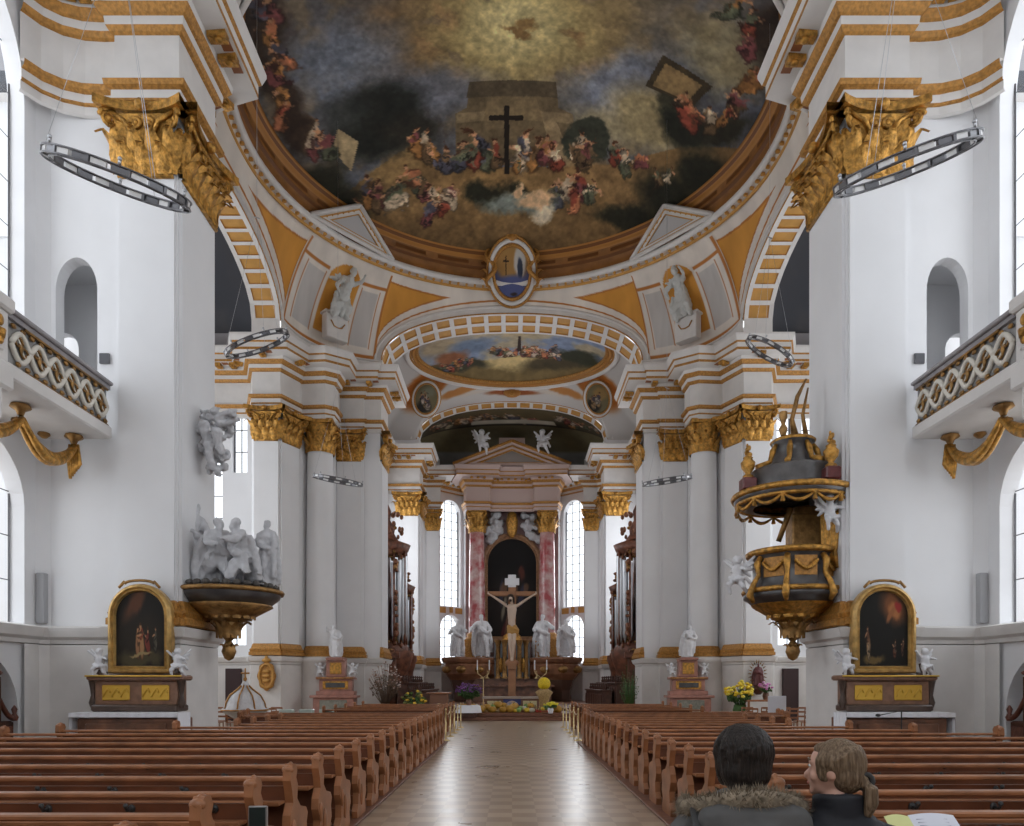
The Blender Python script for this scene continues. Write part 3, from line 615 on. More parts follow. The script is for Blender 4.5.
# terraces and ground
c.poly([(-2.3, -4.9), (-2.15, -2.6), (-1.7, -2.4), (-1.55, -1.35), (1.6, -1.35), (1.75, -2.4), (2.3, -2.6), (2.9, -4.9)], (98, 84, 62)); c.poly([(-1.7, -2.0), (-1.55, -1.35), (1.6, -1.35), (1.7, -2.0)], (78, 68, 52))
c.poly([(-2.15, -3.0), (-2.1, -2.6), (2.3, -2.6), (2.4, -3.0)], (120, 104, 78)); c.poly([(-1.1, -3.0), (-.9, -2.05), (.9, -2.05), (1.2, -3.0)], (112, 96, 70))
c.poly([(1.7, -4.9), (1.2, -3.0), (1.7, -3.0), (2.7, -4.9)], (130, 112, 84))
c.blob(2.95, -3.75, .95, 1.0, 20, (52, 54, 44), .15)
c.poly([(-9, -4.6), (-6.6, -4.75), (-4.4, -3.75), (-2.9, -4.5), (-.5, -5.0), (2, -4.9), (4.35, -4.35), (6.5, -2.9), (9, -1.8), (9, -9), (-9, -9)], (118, 92, 58), .95)
c.blob(-1.5, -5.9, 3.2, .7, 5, (142, 112, 72), .7, .8); c.blob(-4.7, -4.4, 1.4, .5, 25, (134, 108, 70), .6); c.blob(3.8, -5, 1.6, .6, 10, (132, 104, 68), .6, .8)
c.blob(-5.1, -2.3, 1.7, 1.5, 30, (30, 32, 28), .5); c.blob(-3.9, -3.0, 1.3, .8, -20, (40, 38, 32), .6); c.blob(-6.2, -1.5, .8, .7, 0, (58, 60, 58), .9, .8)
for q in ((-7.6, -4.2, 1.1, 1.0), (-7.0, -5.2, 1.3, .8), (6.6, -5.3, 1.4, .9), (7.5, -3.8, .9, 1.1), (5.0, -6.4, 1.3, .6), (-1.1, -6.2, .9, .6), (.2, -6.0, .6, .4)): c.blob(*q, random.Random(q[0]).uniform(-40, 40), (36, 36, 26), .6)
c.blob(6.5, -2.1, 1.0, .9, 20, (34, 36, 28), .5); c.blob(7.9, -1.6, .6, 1.1, -30, (44, 42, 32), .6); c.blob(6.0, -1.2, .6, .5, 0, (50, 48, 36), .6)
c.poly([(4.75, -.9), (5.1, .5), (6.95, -.1), (6.5, -1.15)], (60, 50, 34)); c.poly([(5.0, -.8), (5.25, .2), (6.6, -.2), (6.3, -1.0)], (126, 104, 70))
c.poly([(-6.9, -2.9), (-6.5, -2.1), (-5.9, -2.9), (-6.4, -4.0)], (150, 132, 100)); c.blob(-7.6, -1.9, .3, .9, 10, (150, 120, 84), .6, .7)
for q in ((-8.0, .6, .55, 1.9), (-7.7, 3.1, .8, 1.3), (7.9, 2.6, .8, 1.2), (-7.9, -1.4, .45, 1.0)): c.blob(*q, 8, (48, 36, 28), .6, .9)
for i, (qx, qy, h) in enumerate([(-7.4, 3.4, 1.0), (-7.5, 2.5, .9), (-7.3, 1.6, .9), (-7.7, 1.0, .9), (-8.0, .1, .8), (-8.1, -.6, .8), (-7.4, -2.2, .9), (-6.9, -2.5, .9), (7.2, 2.7, .9), (7.5, 1.8, .9), (6.6, 3.1, .9), (8.0, .9, .9), (7.8, -.2, .9),
    (7.1, -1.2, 1.1), (6.4, -1.4, 1.0), (7.6, -.8, .8), (-3.4, -3.7, 1.1), (-3.0, -4.1, .9), (-2.6, -4.3, 1.0), (-2.1, -4.4, .9), (-3.9, -3.5, 1.0), (-1.3, -4.1, 1.5), (-.75, -4.3, 1.0), (-1.8, -4.3, 1.0), (.45, -4.2, 1.4), (.95, -4.4, 1.1), (1.4, -4.2, .9), (1.75, -4.5, .9), (.1, -4.7, .7),
    (2.7, -4.0, 1.0), (3.1, -4.3, 1.0), (4.2, -3.8, .8), (4.7, -4.1, .8), (5.2, -4.0, .6), (-5.8, -5.0, 1.0), (-5.4, -5.3, 1.0), (-4.9, -5.6, .9), (-4.3, -5.1, 1.2), (-3.9, -5.7, .9), (-3.4, -6.1, 1.0), (-3.0, -6.5, .8), (-2.6, -6.2, .9), (-3.6, -6.7, .8),
    (2.3, -5.7, 1.0), (2.9, -5.6, 1.1), (3.4, -5.8, .9), (2.6, -6.3, .8), (1.9, -6.1, .9), (6.2, -4.4, .6), (5.8, -4.6, .6), (-6.4, -5.6, .8)]): c.figure(qx, qy, h*1.32, 100+i, CLO)
c.blob(.3, -6.6, 1.5, .45, 5, (118, 124, 116), .6); c.blob(1.0, -6.3, .8, .35, 20, (190, 158, 122), .5); c.blob(.2, -6.0, .22, .4, -20, (190, 158, 122), .5); c.blob(1.3, -6.9, .5, .4, 40, (200, 186, 160), .5)
c.poly([(-.32, -5.3), (-.3, -2.4), (-.1, -2.4), (-.12, -5.3)], (28, 22, 18)); c.poly([(-.9, -3.0), (-.88, -2.78), (.45, -2.8), (.43, -3.02)], (28, 22, 18))
c.c *= np.clip(1.15-.18*(np.hypot(x, y+0)/RD)**6, 0, 1.2)[:, None]; c.mottle(.22, 2.2); c.mottle(.22, 7, 8)
painted('ceiling_dome_fresco', PP, na, nr, c.c*1.06, kind='structure')

# broken pediments at the diagonals of the ring, and the medallion over the choir arch
for s in (-1, 1):
    for sy in (1, -1):
        m = MB(); ang = radians(90-s*49*1) if sy > 0 else radians(-90+s*49)
        def rp(da, r_, z): a = ang+da; return Vector((cos(a)*r_, CY+sin(a)*r_, z))
        A, Bq, T2 = rp(-.235, RR-.1, ZR+.02), rp(.235, RR-.1, ZR+.02), rp(0, RR-.75, ZR+1.25)
        Mx = (A+Bq)/2
        for k, (w0, w1, mt, o) in enumerate(((1, .84, 0, .0), (.84, .76, 1, -.03), (.76, .6, 0, -.02), (.6, .54, 1, -.04), (.54, 0, 2, 0))):
            ctr = (A+Bq+T2)/3; inn = (Vector((0, CY, ZR-2))-ctr).normalized()*(-o)
            q0 = [ctr+(p-ctr)*w0+inn for p in (A, Bq, T2)]; q1 = [ctr+(p-ctr)*w1+inn for p in (A, Bq, T2)]
            m.add(q0+q1, [(0, 1, 4, 3), (1, 2, 5, 4), (2, 0, 3, 5)], mt)
        for p, q in ((A, T2), (T2, Bq), (A, Bq)): m.tube([p, q], .09, 6, m=0)
        for p, q in ((A, T2), (T2, Bq)):
            for i in range(1, 7): m.ell(p.lerp(q, i/7)+((A+Bq+T2)/3-p.lerp(q, i/7))*.22, .055, 6, 4, 1)
        back = [rp(-.235, RR, ZR+.02), rp(.235, RR, ZR+.02), rp(0, RR-.2, ZR+1.1)]; m.add([A, Bq, T2]+back, [(0, 2, 5, 3), (1, 2, 5, 4)], 0)
        trim(m, [PLT, OB, mat('grey_stucco', (.52, .51, .51), .7)])
def oval_picture(name, label, cat, ctr, ax, az, n, rx, rz, paint, fr_w=.14, group=None, kind=None, mats=None, nn=40):
    ctr, ax, az, n = Vector(ctr), Vector(ax).normalized(), Vector(az).normalized(), Vector(n).normalized(); t = thing(name, label, cat, loc=ctr, group=group)
    U, V = np.meshgrid(np.linspace(0, 2*pi, nn*2+1), np.linspace(.001, 1, nn+1)); P = np.zeros(U.shape+(3,)); ex = (V*np.cos(U)); ey = (V*np.sin(U))
    for k in range(3): P[..., k] = ax[k]*rx*ex+az[k]*rz*ey+n[k]*.04*(1-V**2)
    cv = paint(ex.ravel(), ey.ravel()); painted('painting', P, nn*2, nn, cv, parent=t)
    m = MB(); R = lambda f, d: [ax*(rx*f*cos(2*pi*i/48))+az*(rz*f*sin(2*pi*i/48))+n*d for i in range(48)]
    m.tube(R(1+fr_w*.25/rx, .03), fr_w*.42, 6, True, 1); m.tube(R(1+fr_w*.95/rx, .03), fr_w*.5, 6, True, 0); m.tube(R(1+fr_w*1.6/rx, .0), fr_w*.3, 6, True, 1)
    m.build('frame', mats or [PLT, OC], t); return t
def pm(x, y):
    c = Canvas(x, y, (88, 92, 130), .05, 4); c.blob(0, .45, 1.0, .75, 0, (168, 128, 74), .3); c.blob(.45, .4, .35, .6, 0, (196, 192, 186), .3); c.blob(.45, .15, .16, .42, 0, (58, 66, 84), .3); c.blob(0, -.55, .9, .45, 0, (86, 94, 140), .4)
    c.poly([(-.37, -.1), (-.37, .65), (-.31, .65), (-.31, -.1)], (40, 30, 26)); c.poly([(-.5, .42), (-.5, .48), (-.18, .48), (-.18, .42)], (40, 30, 26)); c.blob(.1, -.85, .2, .08, 0, (60, 50, 50), .4); return c.c
nm_ = Vector((0, -.8, -.6)).normalized(); up_ = Vector((0, -.6, .8))
t = oval_picture('medallion', 'oval painted medallion in a white and gold frame above the choir arch', 'medallion', (0, 34.35, 20.75), (1, 0, 0), up_, nm_, .82, 1.05, pm, .2)
m = MB()
for s in (-1, 1):
    m.tube([Vector((s*(.98+.22*sin(i/12*pi*3)), .0, 1.0-i*.16))+Vector((0, -.3, 0)) for i in range(13)], [.05+.06*sin(i/12*pi) for i in range(13)], 6); 
    for k in range(5): leaf(m, (s*(.95+.05*k), -.1, 1.0-.42*k), (0, -1, 0), (s, 0, 0), .35, .4, .3)
m.ell((0, -.85, 1.15), (.28, .12, .2), 8, 6); m.tube([(-.5, -.75, .98), (0, -.98, 1.35), (.5, -.75, .98)], .06, 6)
m.build('scroll_surround', OC, t)

# choir vault: saucer with oval fresco
b2 = []; 
NA2 = 60
for i in range(NA2): x_, z_ = EX(6.2, 2.25, 17.05, 0, 1-i/NA2); b2.append((x_, 37.2, z_))
cs = [((-6.2, 37.2, 17.05)), (-8.2, 37.2, 17.0), (-8.2, 46.6, 17.0), (-6.0, 46.6, 17.05)]
for (p, q, k) in ((cs[0], cs[1], 10), (cs[1], cs[2], 40), (cs[2], cs[3], 10)):
    for i in range(k):
        t = i/k; b2.append((p[0]+(q[0]-p[0])*t, p[1]+(q[1]-p[1])*t, 17.0+(1.3*sin(pi*t) if k == 40 else 0)))
for i in range(NA2): x_, z_ = EX(6.0, 2.35, 17.05, 0, i/NA2); b2.append((x_, 46.6, z_))
for (p, q, k) in ((cs[3], cs[2], 10), (cs[2], cs[1], 40), (cs[1], cs[0], 10)):
    for i in range(k): t = i/k; b2.append((-(p[0]+(q[0]-p[0])*t), p[1]+(q[1]-p[1])*t, 17.0+(1.3*sin(pi*t) if k == 40 else 0)))
b2.append(b2[0]); B2 = np.array(b2); OA, OB2, OC_, OZ = 5.75, 4.15, 41.35, 19.9
th = np.arctan2((B2[:, 1]-OC_)/OB2, B2[:, 0]/OA); T2 = np.stack([OA*np.cos(th), OC_+OB2*np.sin(th), np.full(len(B2), OZ)], 1)
NV2 = 24; tt = np.linspace(0, 1, NV2+1)[:, None, None]; hz = .5*(1-np.cos(tt*pi/2))+.5*tt; vz = .5*np.sin(tt*pi/2)+.5*tt
PP = np.zeros((NV2+1, len(B2), 3)); PP[:, :, :2] = B2[None, :, :2]*(1-hz)+T2[None, :, :2]*hz; PP[:, :, 2] = (B2[None, :, 2:]*(1-vz)+T2[None, :, 2:]*vz)[:, :, 0]
xs, ys = PP[..., 0].ravel(), PP[..., 1].ravel(); c = Canvas(xs, ys, (200, 196, 192), .1, 2)
for s in (-1, 1): c.blob(s*5.1, 44.5, 1.9, 1.0, s*35, (176, 104, 42), .25); c.blob(s*3.2, 45.6, 1.3, .3, s*12, (182, 124, 66), .4); c.blob(s*2.4, 45.9, .8, .14, s*8, (206, 196, 184), .4)
c.blob(0, 46.0, 1.6, .22, 0, (150, 84, 44), .4)
painted('ceiling_choir_vault', PP, len(B2)-1, NV2, c.c, kind='structure')
U, V = np.meshgrid(np.linspace(0, 2*pi, 361), np.linspace(.001, 1, 101)); ex, ey = V*np.cos(U), V*np.sin(U)
P = np.stack([ex*5.35, OC_+ey*3.8, OZ+.15+.9*(1-V**2)], -1); x, y = (ex*5.35).ravel(), (-ey*3.8).ravel()
c = Canvas(x, y, (112, 124, 146), .4, .9, 7, fine=.1); n = fbm(x*.7, y*.7, 4); c.mix(np.clip((n-.45)*5, 0, 1)*.8, (158, 142, 110)); c.blob(-.6, 1.2, 2.2, 1.0, 0, (170, 150, 112), .8, .8); c.blob(-4, .2, 1.3, 1.2, 0, (150, 130, 96), .8, .8)
c.blob(-2.2, -.6, 1.1, .7, 0, (96, 110, 130), .8); c.poly([(-5.5, -1.4), (-3, -1.9), (-1, -2.1), (1.2, -1.5), (3.4, -1.0), (5.5, -1.2), (5.5, -4), (-5.5, -4)], (104, 88, 56)); c.blob(0, -2.3, 1.8, .5, 0, (176, 156, 110), .6); c.blob(-2.8, -2.2, 1.6, .4, -8, (56, 54, 40), .6)
c.blob(3.9, -1.2, 1.3, .8, 15, (46, 48, 34), .5); c.blob(2.3, -2.3, 1.8, .45, 12, (66, 58, 40), .6); c.blob(-3.4, -1.4, 1.0, .6, 0, (124, 80, 54), .6)
for i in range(34): r_ = random.Random(900+i); c.figure(r_.uniform(-.9, 2.6), -1.35+r_.uniform(-.25, .25), .8, 300+i, CLO+[(222, 208, 190)]*3)
for i in range(12): r_ = random.Random(950+i); c.figure(r_.uniform(-4, -1.8), -1.9+r_.uniform(-.35, .35), .6, 350+i, CLO)
c.poly([(.3, -1.3), (.35, .3), (.5, .3), (.52, -1.3)], (50, 36, 30)); c.figure(2.5, -.7, 1.2, 5, [(90, 96, 110)]); c.mottle(.15, 3)
painted('ceiling_choir_fresco', P, 360, 100, c.c*1.2, kind='structure')
m = MB(); ring = lambda f, z: [(5.4*f*cos(2*pi*i/96)+0, OC_+3.9*f*sin(2*pi*i/96), z) for i in range(96)]
m.tube(ring(.985, OZ+.16), .12, 6, True, 1); m.tube(ring(1.02, OZ+.08), .13, 6, True, 2); m.tube(ring(1.05, OZ), .07, 6, True, 1); m.tube(ring(1.085, OZ-.03), .16, 6, True, 0)
m.ell((0, 45.65, OZ-.3), (.55, .2, .3), 10, 6, 2); m.ell((0, 45.5, OZ-.35), (.2, .1, .2), 8, 6, 1)
trim(m, [PLT, OC, mat('drum_orange', (.36, .16, .04), .5)])
def pc(seed):
    def f(x, y):
        c = Canvas(x, y, (120, 112, 84), .15, 3, seed); c.blob(-.3, -.5, .6, .5, 0, (44, 42, 40), .5); c.blob(.2, .4, .6, .4, 0, (156, 128, 80) if seed == 3 else (128, 130, 110), .6)
        for i in range(4): r_ = random.Random(seed*10+i); c.figure(r_.uniform(-.4, .4), r_.uniform(-.3, .3), .9, seed+i, [(206, 200, 190), (66, 66, 90), (180, 150, 110)])
        return c.c
    return f
for s in (-1, 1):
    oval_picture('medallion', 'round painting in a gold surround at the %s end below the oval choir fresco' % ('left' if s < 0 else 'right'), 'medallion', (s*5.15, 44.4, 18.75), (1, s*.45, 0), (0, -.5, .8), (-s*.4, -.75, -.6), .78, .82, pc(3 if s > 0 else 4), .14, group='round choir ceiling medallions', nn=24)

# apse semidome
U, V = np.meshgrid(np.linspace(0, 1, 241), np.linspace(0, 1, 61)); a = pi*(1-U); sg = lambda c_, p: np.sign(c_)*np.abs(c_)**p
F = np.stack([6.0*sg(np.cos(a), .9), np.full(U.shape, 47.7), 17.05+2.35*np.abs(np.sin(a))**.9], -1)
Bk = np.stack([6.7*sg(np.cos(a), .9), 47.7+6.4*np.abs(np.sin(a))**.8, np.full(U.shape, 16.7)], -1)
tp = np.sin(V*pi/2); P = F*0
for k in (0, 1): P[..., k] = F[..., k]*(1-tp)+Bk[..., k]*tp
P[..., 2] = 16.7+(F[..., 2]-16.7)*(1-.05*V)*np.cos(V*pi/2)**.75+.5*np.sin(V*pi)*np.abs(np.sin(a))
x, y = (U*12-6).ravel(), -V.ravel()*6
c = Canvas(x, y, (70, 62, 48), .15, 1.5, 11, fine=.08); c.blob(0, -.7, 3, .9, 0, (96, 84, 58), .8)
for i in range(40): r_ = random.Random(70+i); q = r_.uniform(-4.4, 4.4); c.figure(q, -1.35+.25*abs(q/4)+r_.uniform(-.35, .35), .9, 500+i, CLO+[(210, 200, 184)]*2)
c.poly([(-1.6, -1.9), (-1.5, -1.5), (1.6, -1.5), (1.7, -1.9)], (196, 188, 170)); yy = -y
c.mix((np.clip((yy-2.0)*8, 0, 1)), (104, 94, 68)); c.mix(np.clip(1-np.abs(yy-2.1)/.1, 0, 1), (52, 44, 34)); c.mix(np.clip((yy-4.3)*4, 0, 1), (120, 120, 118)); c.mottle(.12, 2)
painted('ceiling_apse_fresco', P, 240, 60, c.c, kind='structure')

# transept vaults with a dark grey-blue fresco
for s in (-1, 1):
    U, V = np.meshgrid(np.linspace(0, 1, 61), np.linspace(0, 1, 31)); a = pi*(1-U)
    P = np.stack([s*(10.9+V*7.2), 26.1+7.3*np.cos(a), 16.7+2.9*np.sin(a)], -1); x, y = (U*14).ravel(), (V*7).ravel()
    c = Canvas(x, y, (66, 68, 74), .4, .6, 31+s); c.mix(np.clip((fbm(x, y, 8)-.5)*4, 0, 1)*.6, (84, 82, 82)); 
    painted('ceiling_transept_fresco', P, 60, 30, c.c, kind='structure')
    m = MB(1 if s < 0 else -1); 
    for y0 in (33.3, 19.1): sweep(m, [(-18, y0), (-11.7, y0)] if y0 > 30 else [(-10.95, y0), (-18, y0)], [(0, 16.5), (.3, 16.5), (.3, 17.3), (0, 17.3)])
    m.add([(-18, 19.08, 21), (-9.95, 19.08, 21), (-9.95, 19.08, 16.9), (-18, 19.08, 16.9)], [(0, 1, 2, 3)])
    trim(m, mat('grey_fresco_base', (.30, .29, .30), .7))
# ---------------------------------------------------------------- figures
def robed(h, armL, armR, seed=0, lean=(0, 0), beard=True, kneel=False, mitre=False, cloak=True, skirt_w=1.0, head=(0, 0)):
    """a draped standing or kneeling figure facing -y; arms: (hand x, y, z) in units of h"""
    m = MB(); r = random.Random(seed); lx, ly = lean; ph = r.uniform(0, 6)
    fold = lambda a, z: 1+.10*sin(7*a+ph+z*3)+.05*sin(13*a+2*ph-z*5)
    sh = .81 if not kneel else .62; wz = .58 if not kneel else .38
    at = lambda z: (lx*h*(z**1.5), ly*h*(z**1.5))
    if not kneel: prof = [(.02, .0), (.17, .0), (.165, .1), (.15, .25), (.135, .4), (.115, .52), (.10, wz), (.02, wz+.03)]
    else: prof = [(.02, 0), (.24, 0), (.25, .06), (.21, .16), (.16, .28), (.115, wz), (.02, wz+.03)]
    k = len(m.v); m.lathe([(q[0]*h*skirt_w, q[1]*h) for q in prof], seg=36, fold=fold, sy=.85 if not kneel else 1.05)
    m.v[k:] = [(x+at(z/h)[0], y+at(z/h)[1], z) for x, y, z in m.v[k:]]
    P = lambda x, y, z: Vector((x*h+at(z)[0], y*h+at(z)[1], z*h))
    m.capsule(P(0, 0, wz), P(0, -.01, sh-.07), .10*h, .115*h); m.capsule(P(-.09, 0, sh-.02), P(.09, 0, sh-.02), .06*h, .06*h)
    if not kneel:
        m.capsule(P(.05, -.06, .5), P(.07, -.13, .27), .07*h, .05*h); m.capsule(P(.07, -.13, .27), P(.07, -.1, .03), .05*h, .04*h); m.ell(P(.07, -.16, .02), (.035*h, .075*h, .025*h))
    else:
        m.capsule(P(.06, -.02, .3), P(.08, -.2, .1), .09*h, .07*h); m.capsule(P(-.06, .02, .25), P(-.05, .25, .05), .09*h, .05*h)
    m.capsule(P(0, -.005, sh), P(0+head[0], -.02, sh+.06), .036*h, .034*h)
    hp = P(head[0]*1.5, -.025, sh+.115); m.ell(hp, (.048*h, .056*h, .066*h)); m.ell(hp+Vector((0, -.05*h, -.01*h)), (.012*h, .016*h, .02*h), 8, 6); m.ell(hp+Vector((0, .015*h, .015*h)), (.056*h, .058*h, .062*h))
    if beard: m.ell(hp+Vector((0, -.04*h, -.06*h)), (.032*h, .03*h, .055*h))
    if mitre: m.lathe([(.055*h, .02*h), (.062*h, .08*h), (.045*h, .14*h), (.005, .19*h)], hp, 14, sy=.6)
    for sx, hand in ((-1, armL), (1, armR)):
        s_ = P(sx*.115, 0, sh-.02); hd = P(*hand); el = (s_+hd)/2+Vector((sx*.05*h, .02*h, -.05*h)); m.capsule(s_, el, .052*h, .05*h); m.capsule(el, el.lerp(hd, .75), .055*h, .038*h); m.capsule(el.lerp(hd, .7), hd, .022*h, .018*h)
        m.ell(hd+(hd-el).normalized()*.03*h, (.022*h, .022*h, .03*h), 8, 6)
    if cloak:
        for j in range(5):
            pts = [P(-.12+.055*j, .08, sh-.03), P(-.17+.06*j, .13, .55 if not kneel else .4), P(-.2+.08*j, .13, .3 if not kneel else .2), P(-.19+.08*j, .12, .04)]; m.tube(pts, [.04*h, .055*h, .06*h, .05*h], 8)
        pts = [P(-.13, -.05, sh-.02), P(-.02, -.13, sh-.2), P(.12, -.13, wz-.02), P(.17, -.02, wz-.05)]; m.tube(pts, [.035*h, .05*h, .05*h, .04*h], 8)
        pts = [P(.16, -.04, wz-.03), P(.19, -.05, wz-.2), P(.18, -.03, .12)]; m.tube(pts, [.05*h, .04*h, .05*h], 8)
    return m
def putto(h, a=.6, b=.2, wings=True, seed=0):
    m = MB(); r = random.Random(seed)
    m.capsule((0, 0, .35*h), (0, -.02*h, .62*h), .15*h, .14*h); m.ell((0, -.03*h, .86*h), .125*h); m.ell((0, .0, .9*h), (.14*h, .13*h, .12*h))
    m.capsule((-.12*h, 0, .66*h), (-.36*h, -.08*h, (.66+a*.4)*h), .06*h, .045*h); m.capsule((.12*h, 0, .66*h), (.34*h, -.15*h, (.66-b*.4)*h), .06*h, .045*h)
    m.capsule((-.08*h, -.02*h, .32*h), (-.15*h, -.24*h, .2*h), .09*h, .075*h); m.capsule((-.15*h, -.24*h, .2*h), (-.12*h, -.2*h, -.05*h), .07*h, .045*h)
    m.capsule((.08*h, -.02*h, .32*h), (.2*h, -.08*h, .12*h), .09*h, .075*h); m.capsule((.2*h, -.08*h, .12*h), (.26*h, .1*h, -.06*h), .07*h, .045*h)
    if wings:
        for s in (-1, 1):
            for k in range(4): m.capsule((s*.06*h, .12*h, .62*h), (s*(.4-.05*k)*h, .2*h, (.95-.17*k)*h), .05*h, .045*h)
    m.tube([(-.2*h, -.1*h, .4*h), (0, -.2*h, .3*h), (.25*h, -.05*h, .38*h), (.35*h, .1*h, .2*h)], .06*h, 7)
    return m
def statue(m, name, label, cat, loc, rz=0, mt=None, group=None, rm=.035, disp=.03, parent=None):
    o = m.build(name, mt or ST, remesh=rm, disp=disp, loc=loc, rz=rz, parent=parent)
    if parent is None: tag(o, label, cat, group)
    return o

# ---------------------------------------------------------------- high altar
HY = 51.6
t = thing('high_altar', 'tall high altar with red marble columns and pediment at the end of the choir', 'altar', (0, HY+.7, .45))
Zb = Vector((0, -HY-.7, -.45))
def hp(fn): m = MB(T=Matrix.Translation(Zb)); fn(m); return m
for s in (-1, 1):
    for (x, y, r) in ((2.45, 51.75, .56),):
        q = MB(T=Matrix.Translation(Zb)); q.lathe([(r+.02, 5.2), (r, 8), (r*.9, 12.2)], (s*x, y, 0), 28); o = q.build('column_shaft', MR, t)
        q = MB(T=Matrix.Translation(Zb)); col_capital(q, (s*x, y), r*.95, 12.2, 1.5); q.build('column_capital', GO, o)
        q = MB(T=Matrix.Translation(Zb)); q.lathe([(r+.25, 4.7), (r+.25, 4.85), (r+.12, 4.9), (r+.18, 5.05), (r+.05, 5.2)], (s*x, y, 0), 24); q.box(s*x-.85, s*x+.85, y-.85, y+.9, 3.3, 4.7); q.build('column_base', OC, o)
q = MB(T=Matrix.Translation(Zb))
sweep(q, [(-3.35, 53.3), (-3.35, 51.9), (-3.1, 51.0), (-1.6, 51.1), (-1.5, 51.5), (1.5, 51.5), (1.6, 51.1), (3.1, 51.0), (3.35, 51.9), (3.35, 53.3)], ENT)
for x, y, t_, n_ in along([(-3.1, 51.0), (-1.6, 51.1), (-1.5, 51.5), (1.5, 51.5), (1.6, 51.1), (3.1, 51.0)], .5): q.ell((x+n_[0]*.6, y+n_[1]*.6, 15.72), (.12, .12, .08), 8, 5, 2)
q.build('entablature', [mat('pinkish_stucco', (.55, .42, .38), .5), OC, GO, GO], t)
q = MB(T=Matrix.Translation(Zb))
Pd = [(-4.0, 50.1, 16.45), (4.0, 50.1, 16.45), (0, 50.1, 18.0)]
for k, (w0, w1, mt, d) in enumerate(((1, .86, 0, 0), (.86, .74, 1, .12), (.74, .62, 0, .1), (.62, .5, 1, .16), (.5, 0, 2, .2))):
    c0 = Vector((0, 50.1, 16.95)); a = [c0+(Vector(p)-c0)*w0+Vector((0, d, 0)) for p in Pd]; b = [c0+(Vector(p)-c0)*w1+Vector((0, d, 0)) for p in Pd]; q.add(a+b, [(0, 1, 4, 3), (1, 2, 5, 4), (2, 0, 3, 5)], mt)
for a, b in ((0, 2), (1, 2)): q.prism([(0, 0), (2.6, 0), (2.6, .16), (0, .16)], Pd[a], (0, 1, 0), (0, 0, 1), Vector(Pd[b])-Vector(Pd[a]), 0); q.tube([Vector(Pd[a])+Vector((0, -.05, .1)), Vector(Pd[b])+Vector((0, -.05, .1))], .1, 6, m=1)
q.box(-.9, .9, 51, 53, 16.6, 18.6, 0)
q.build('pediment', [mat('pinkish_stucco', (.5, .4, .38), .5), OC, mat('pediment_grey', (.25, .22, .2), .6)], t)
q = MB(T=Matrix.Translation(Zb)); q.box(-3.3, 3.3, 52.5, 53.3, .45, 13.9); q.build('back_wall', mat('mauve_marble', (.36, .24, .22), .35, nscale=1.2, col2=(.25, .13, .13), noise=.3), t)
def arch_poly(w, z0, z1, n=20): return [(-w, z0), (w, z0)]+[(w*cos(pi*i/n), z1-w+w*sin(pi*i/n)) for i in range(n+1)]
def altarpiece(parent, ctr, w, z0, z1, y, paint, frw, n=None, mats=None, yb=.14):
    T = n or Matrix.Identity(4); m = MB(T=T); outer = arch_poly(w+frw, z0-frw, z1+frw); inner = arch_poly(w, z0, z1)
    for k, (f, d) in enumerate(((0, 0), (.3, -.07), (.7, -.03), (1.0, .05))): pass
    N = len(inner)
    def lp(f, d): return [(inner[i][0]*(1-f)+outer[i][0]*f, y+d, inner[i][1]*(1-f)+outer[i][1]*f) for i in range(N)]
    L = [lp(0, .02), lp(.12, -.05), lp(.4, -.02), lp(.55, -.08), lp(.8, -.07), lp(1, -.02), lp(1, yb)]
    for a, b in zip(L, L[1:]): m.add(a+b, [(i, (i+1) % N, N+(i+1) % N, N+i) for i in range(N)], 0, True)
    fr = m.build('frame', mats or GO, parent)
    nu, nv = 90, 150; U, V = np.meshgrid(np.linspace(-1, 1, nu+1), np.linspace(0, 1, nv+1)); hh = np.where(np.abs(U) < 1, z1-w+w*np.sqrt(np.maximum(0, 1-U*U)), z1-w)
    P = np.stack([U*w, np.full(U.shape, y+.02), z0+(hh-z0)*V], -1)
    cv = paint(P[..., 0].ravel()/w, (P[..., 2].ravel()-z0)/(z1-z0))
    PT = np.array([T @ Vector(p) for p in P.reshape(-1, 3)]).reshape(P.shape) if n is not None else P
    return painted('painting', PT, nu, nv, cv, parent=parent), fr
def p_high(x, y):
    c = Canvas(x, y, (22, 20, 20), .1, 3); c.blob(0, .3, .9, .3, 0, (40, 34, 30), .9)
    for i in range(10): r = random.Random(i); c.blob(r.uniform(-.6, .6), r.uniform(.05, .5), .15, .06, r.uniform(0, 90), r.choice([(120, 90, 70), (96, 40, 40), (60, 60, 80), (150, 140, 120)]), .5, .8)
    c.blob(.4, .62, .15, .06, 0, (90, 50, 40), .7); return c.c
altarpiece(t, None, 1.72, 5.0, 11.9, 52.4, p_high, .42, n=Matrix.Translation(Zb), mats=mat('altar_frame_marble', (.42, .23, .12), .4, noise=.4))
q = MB(T=Matrix.Translation(Zb))
for s in (-1, 1):                                          # cloud with angels' heads above the painting
    for i in range(16): r = random.Random(i+50*s); q.ell((s*r.uniform(.7, 2.0), 52.2, 12.3+r.uniform(-.7, 1.3)), (r.uniform(.2, .4), .25, r.uniform(.15, .32)))
    q.ell((s*1.1, 51.95, 13.0), .22); q.ell((s*1.7, 51.95, 12.6), .2)
q.build('angel_cloud', SG, t, remesh=.06, disp=.06)
q = MB(T=Matrix.Translation(Zb)); q.lathe([(.1, 11.9), (.35, 12.3), (.42, 13.1), (.3, 13.6), (.05, 13.8)], (0, 52.0, 0), 16); q.build('keystone_ornament', GO, t)
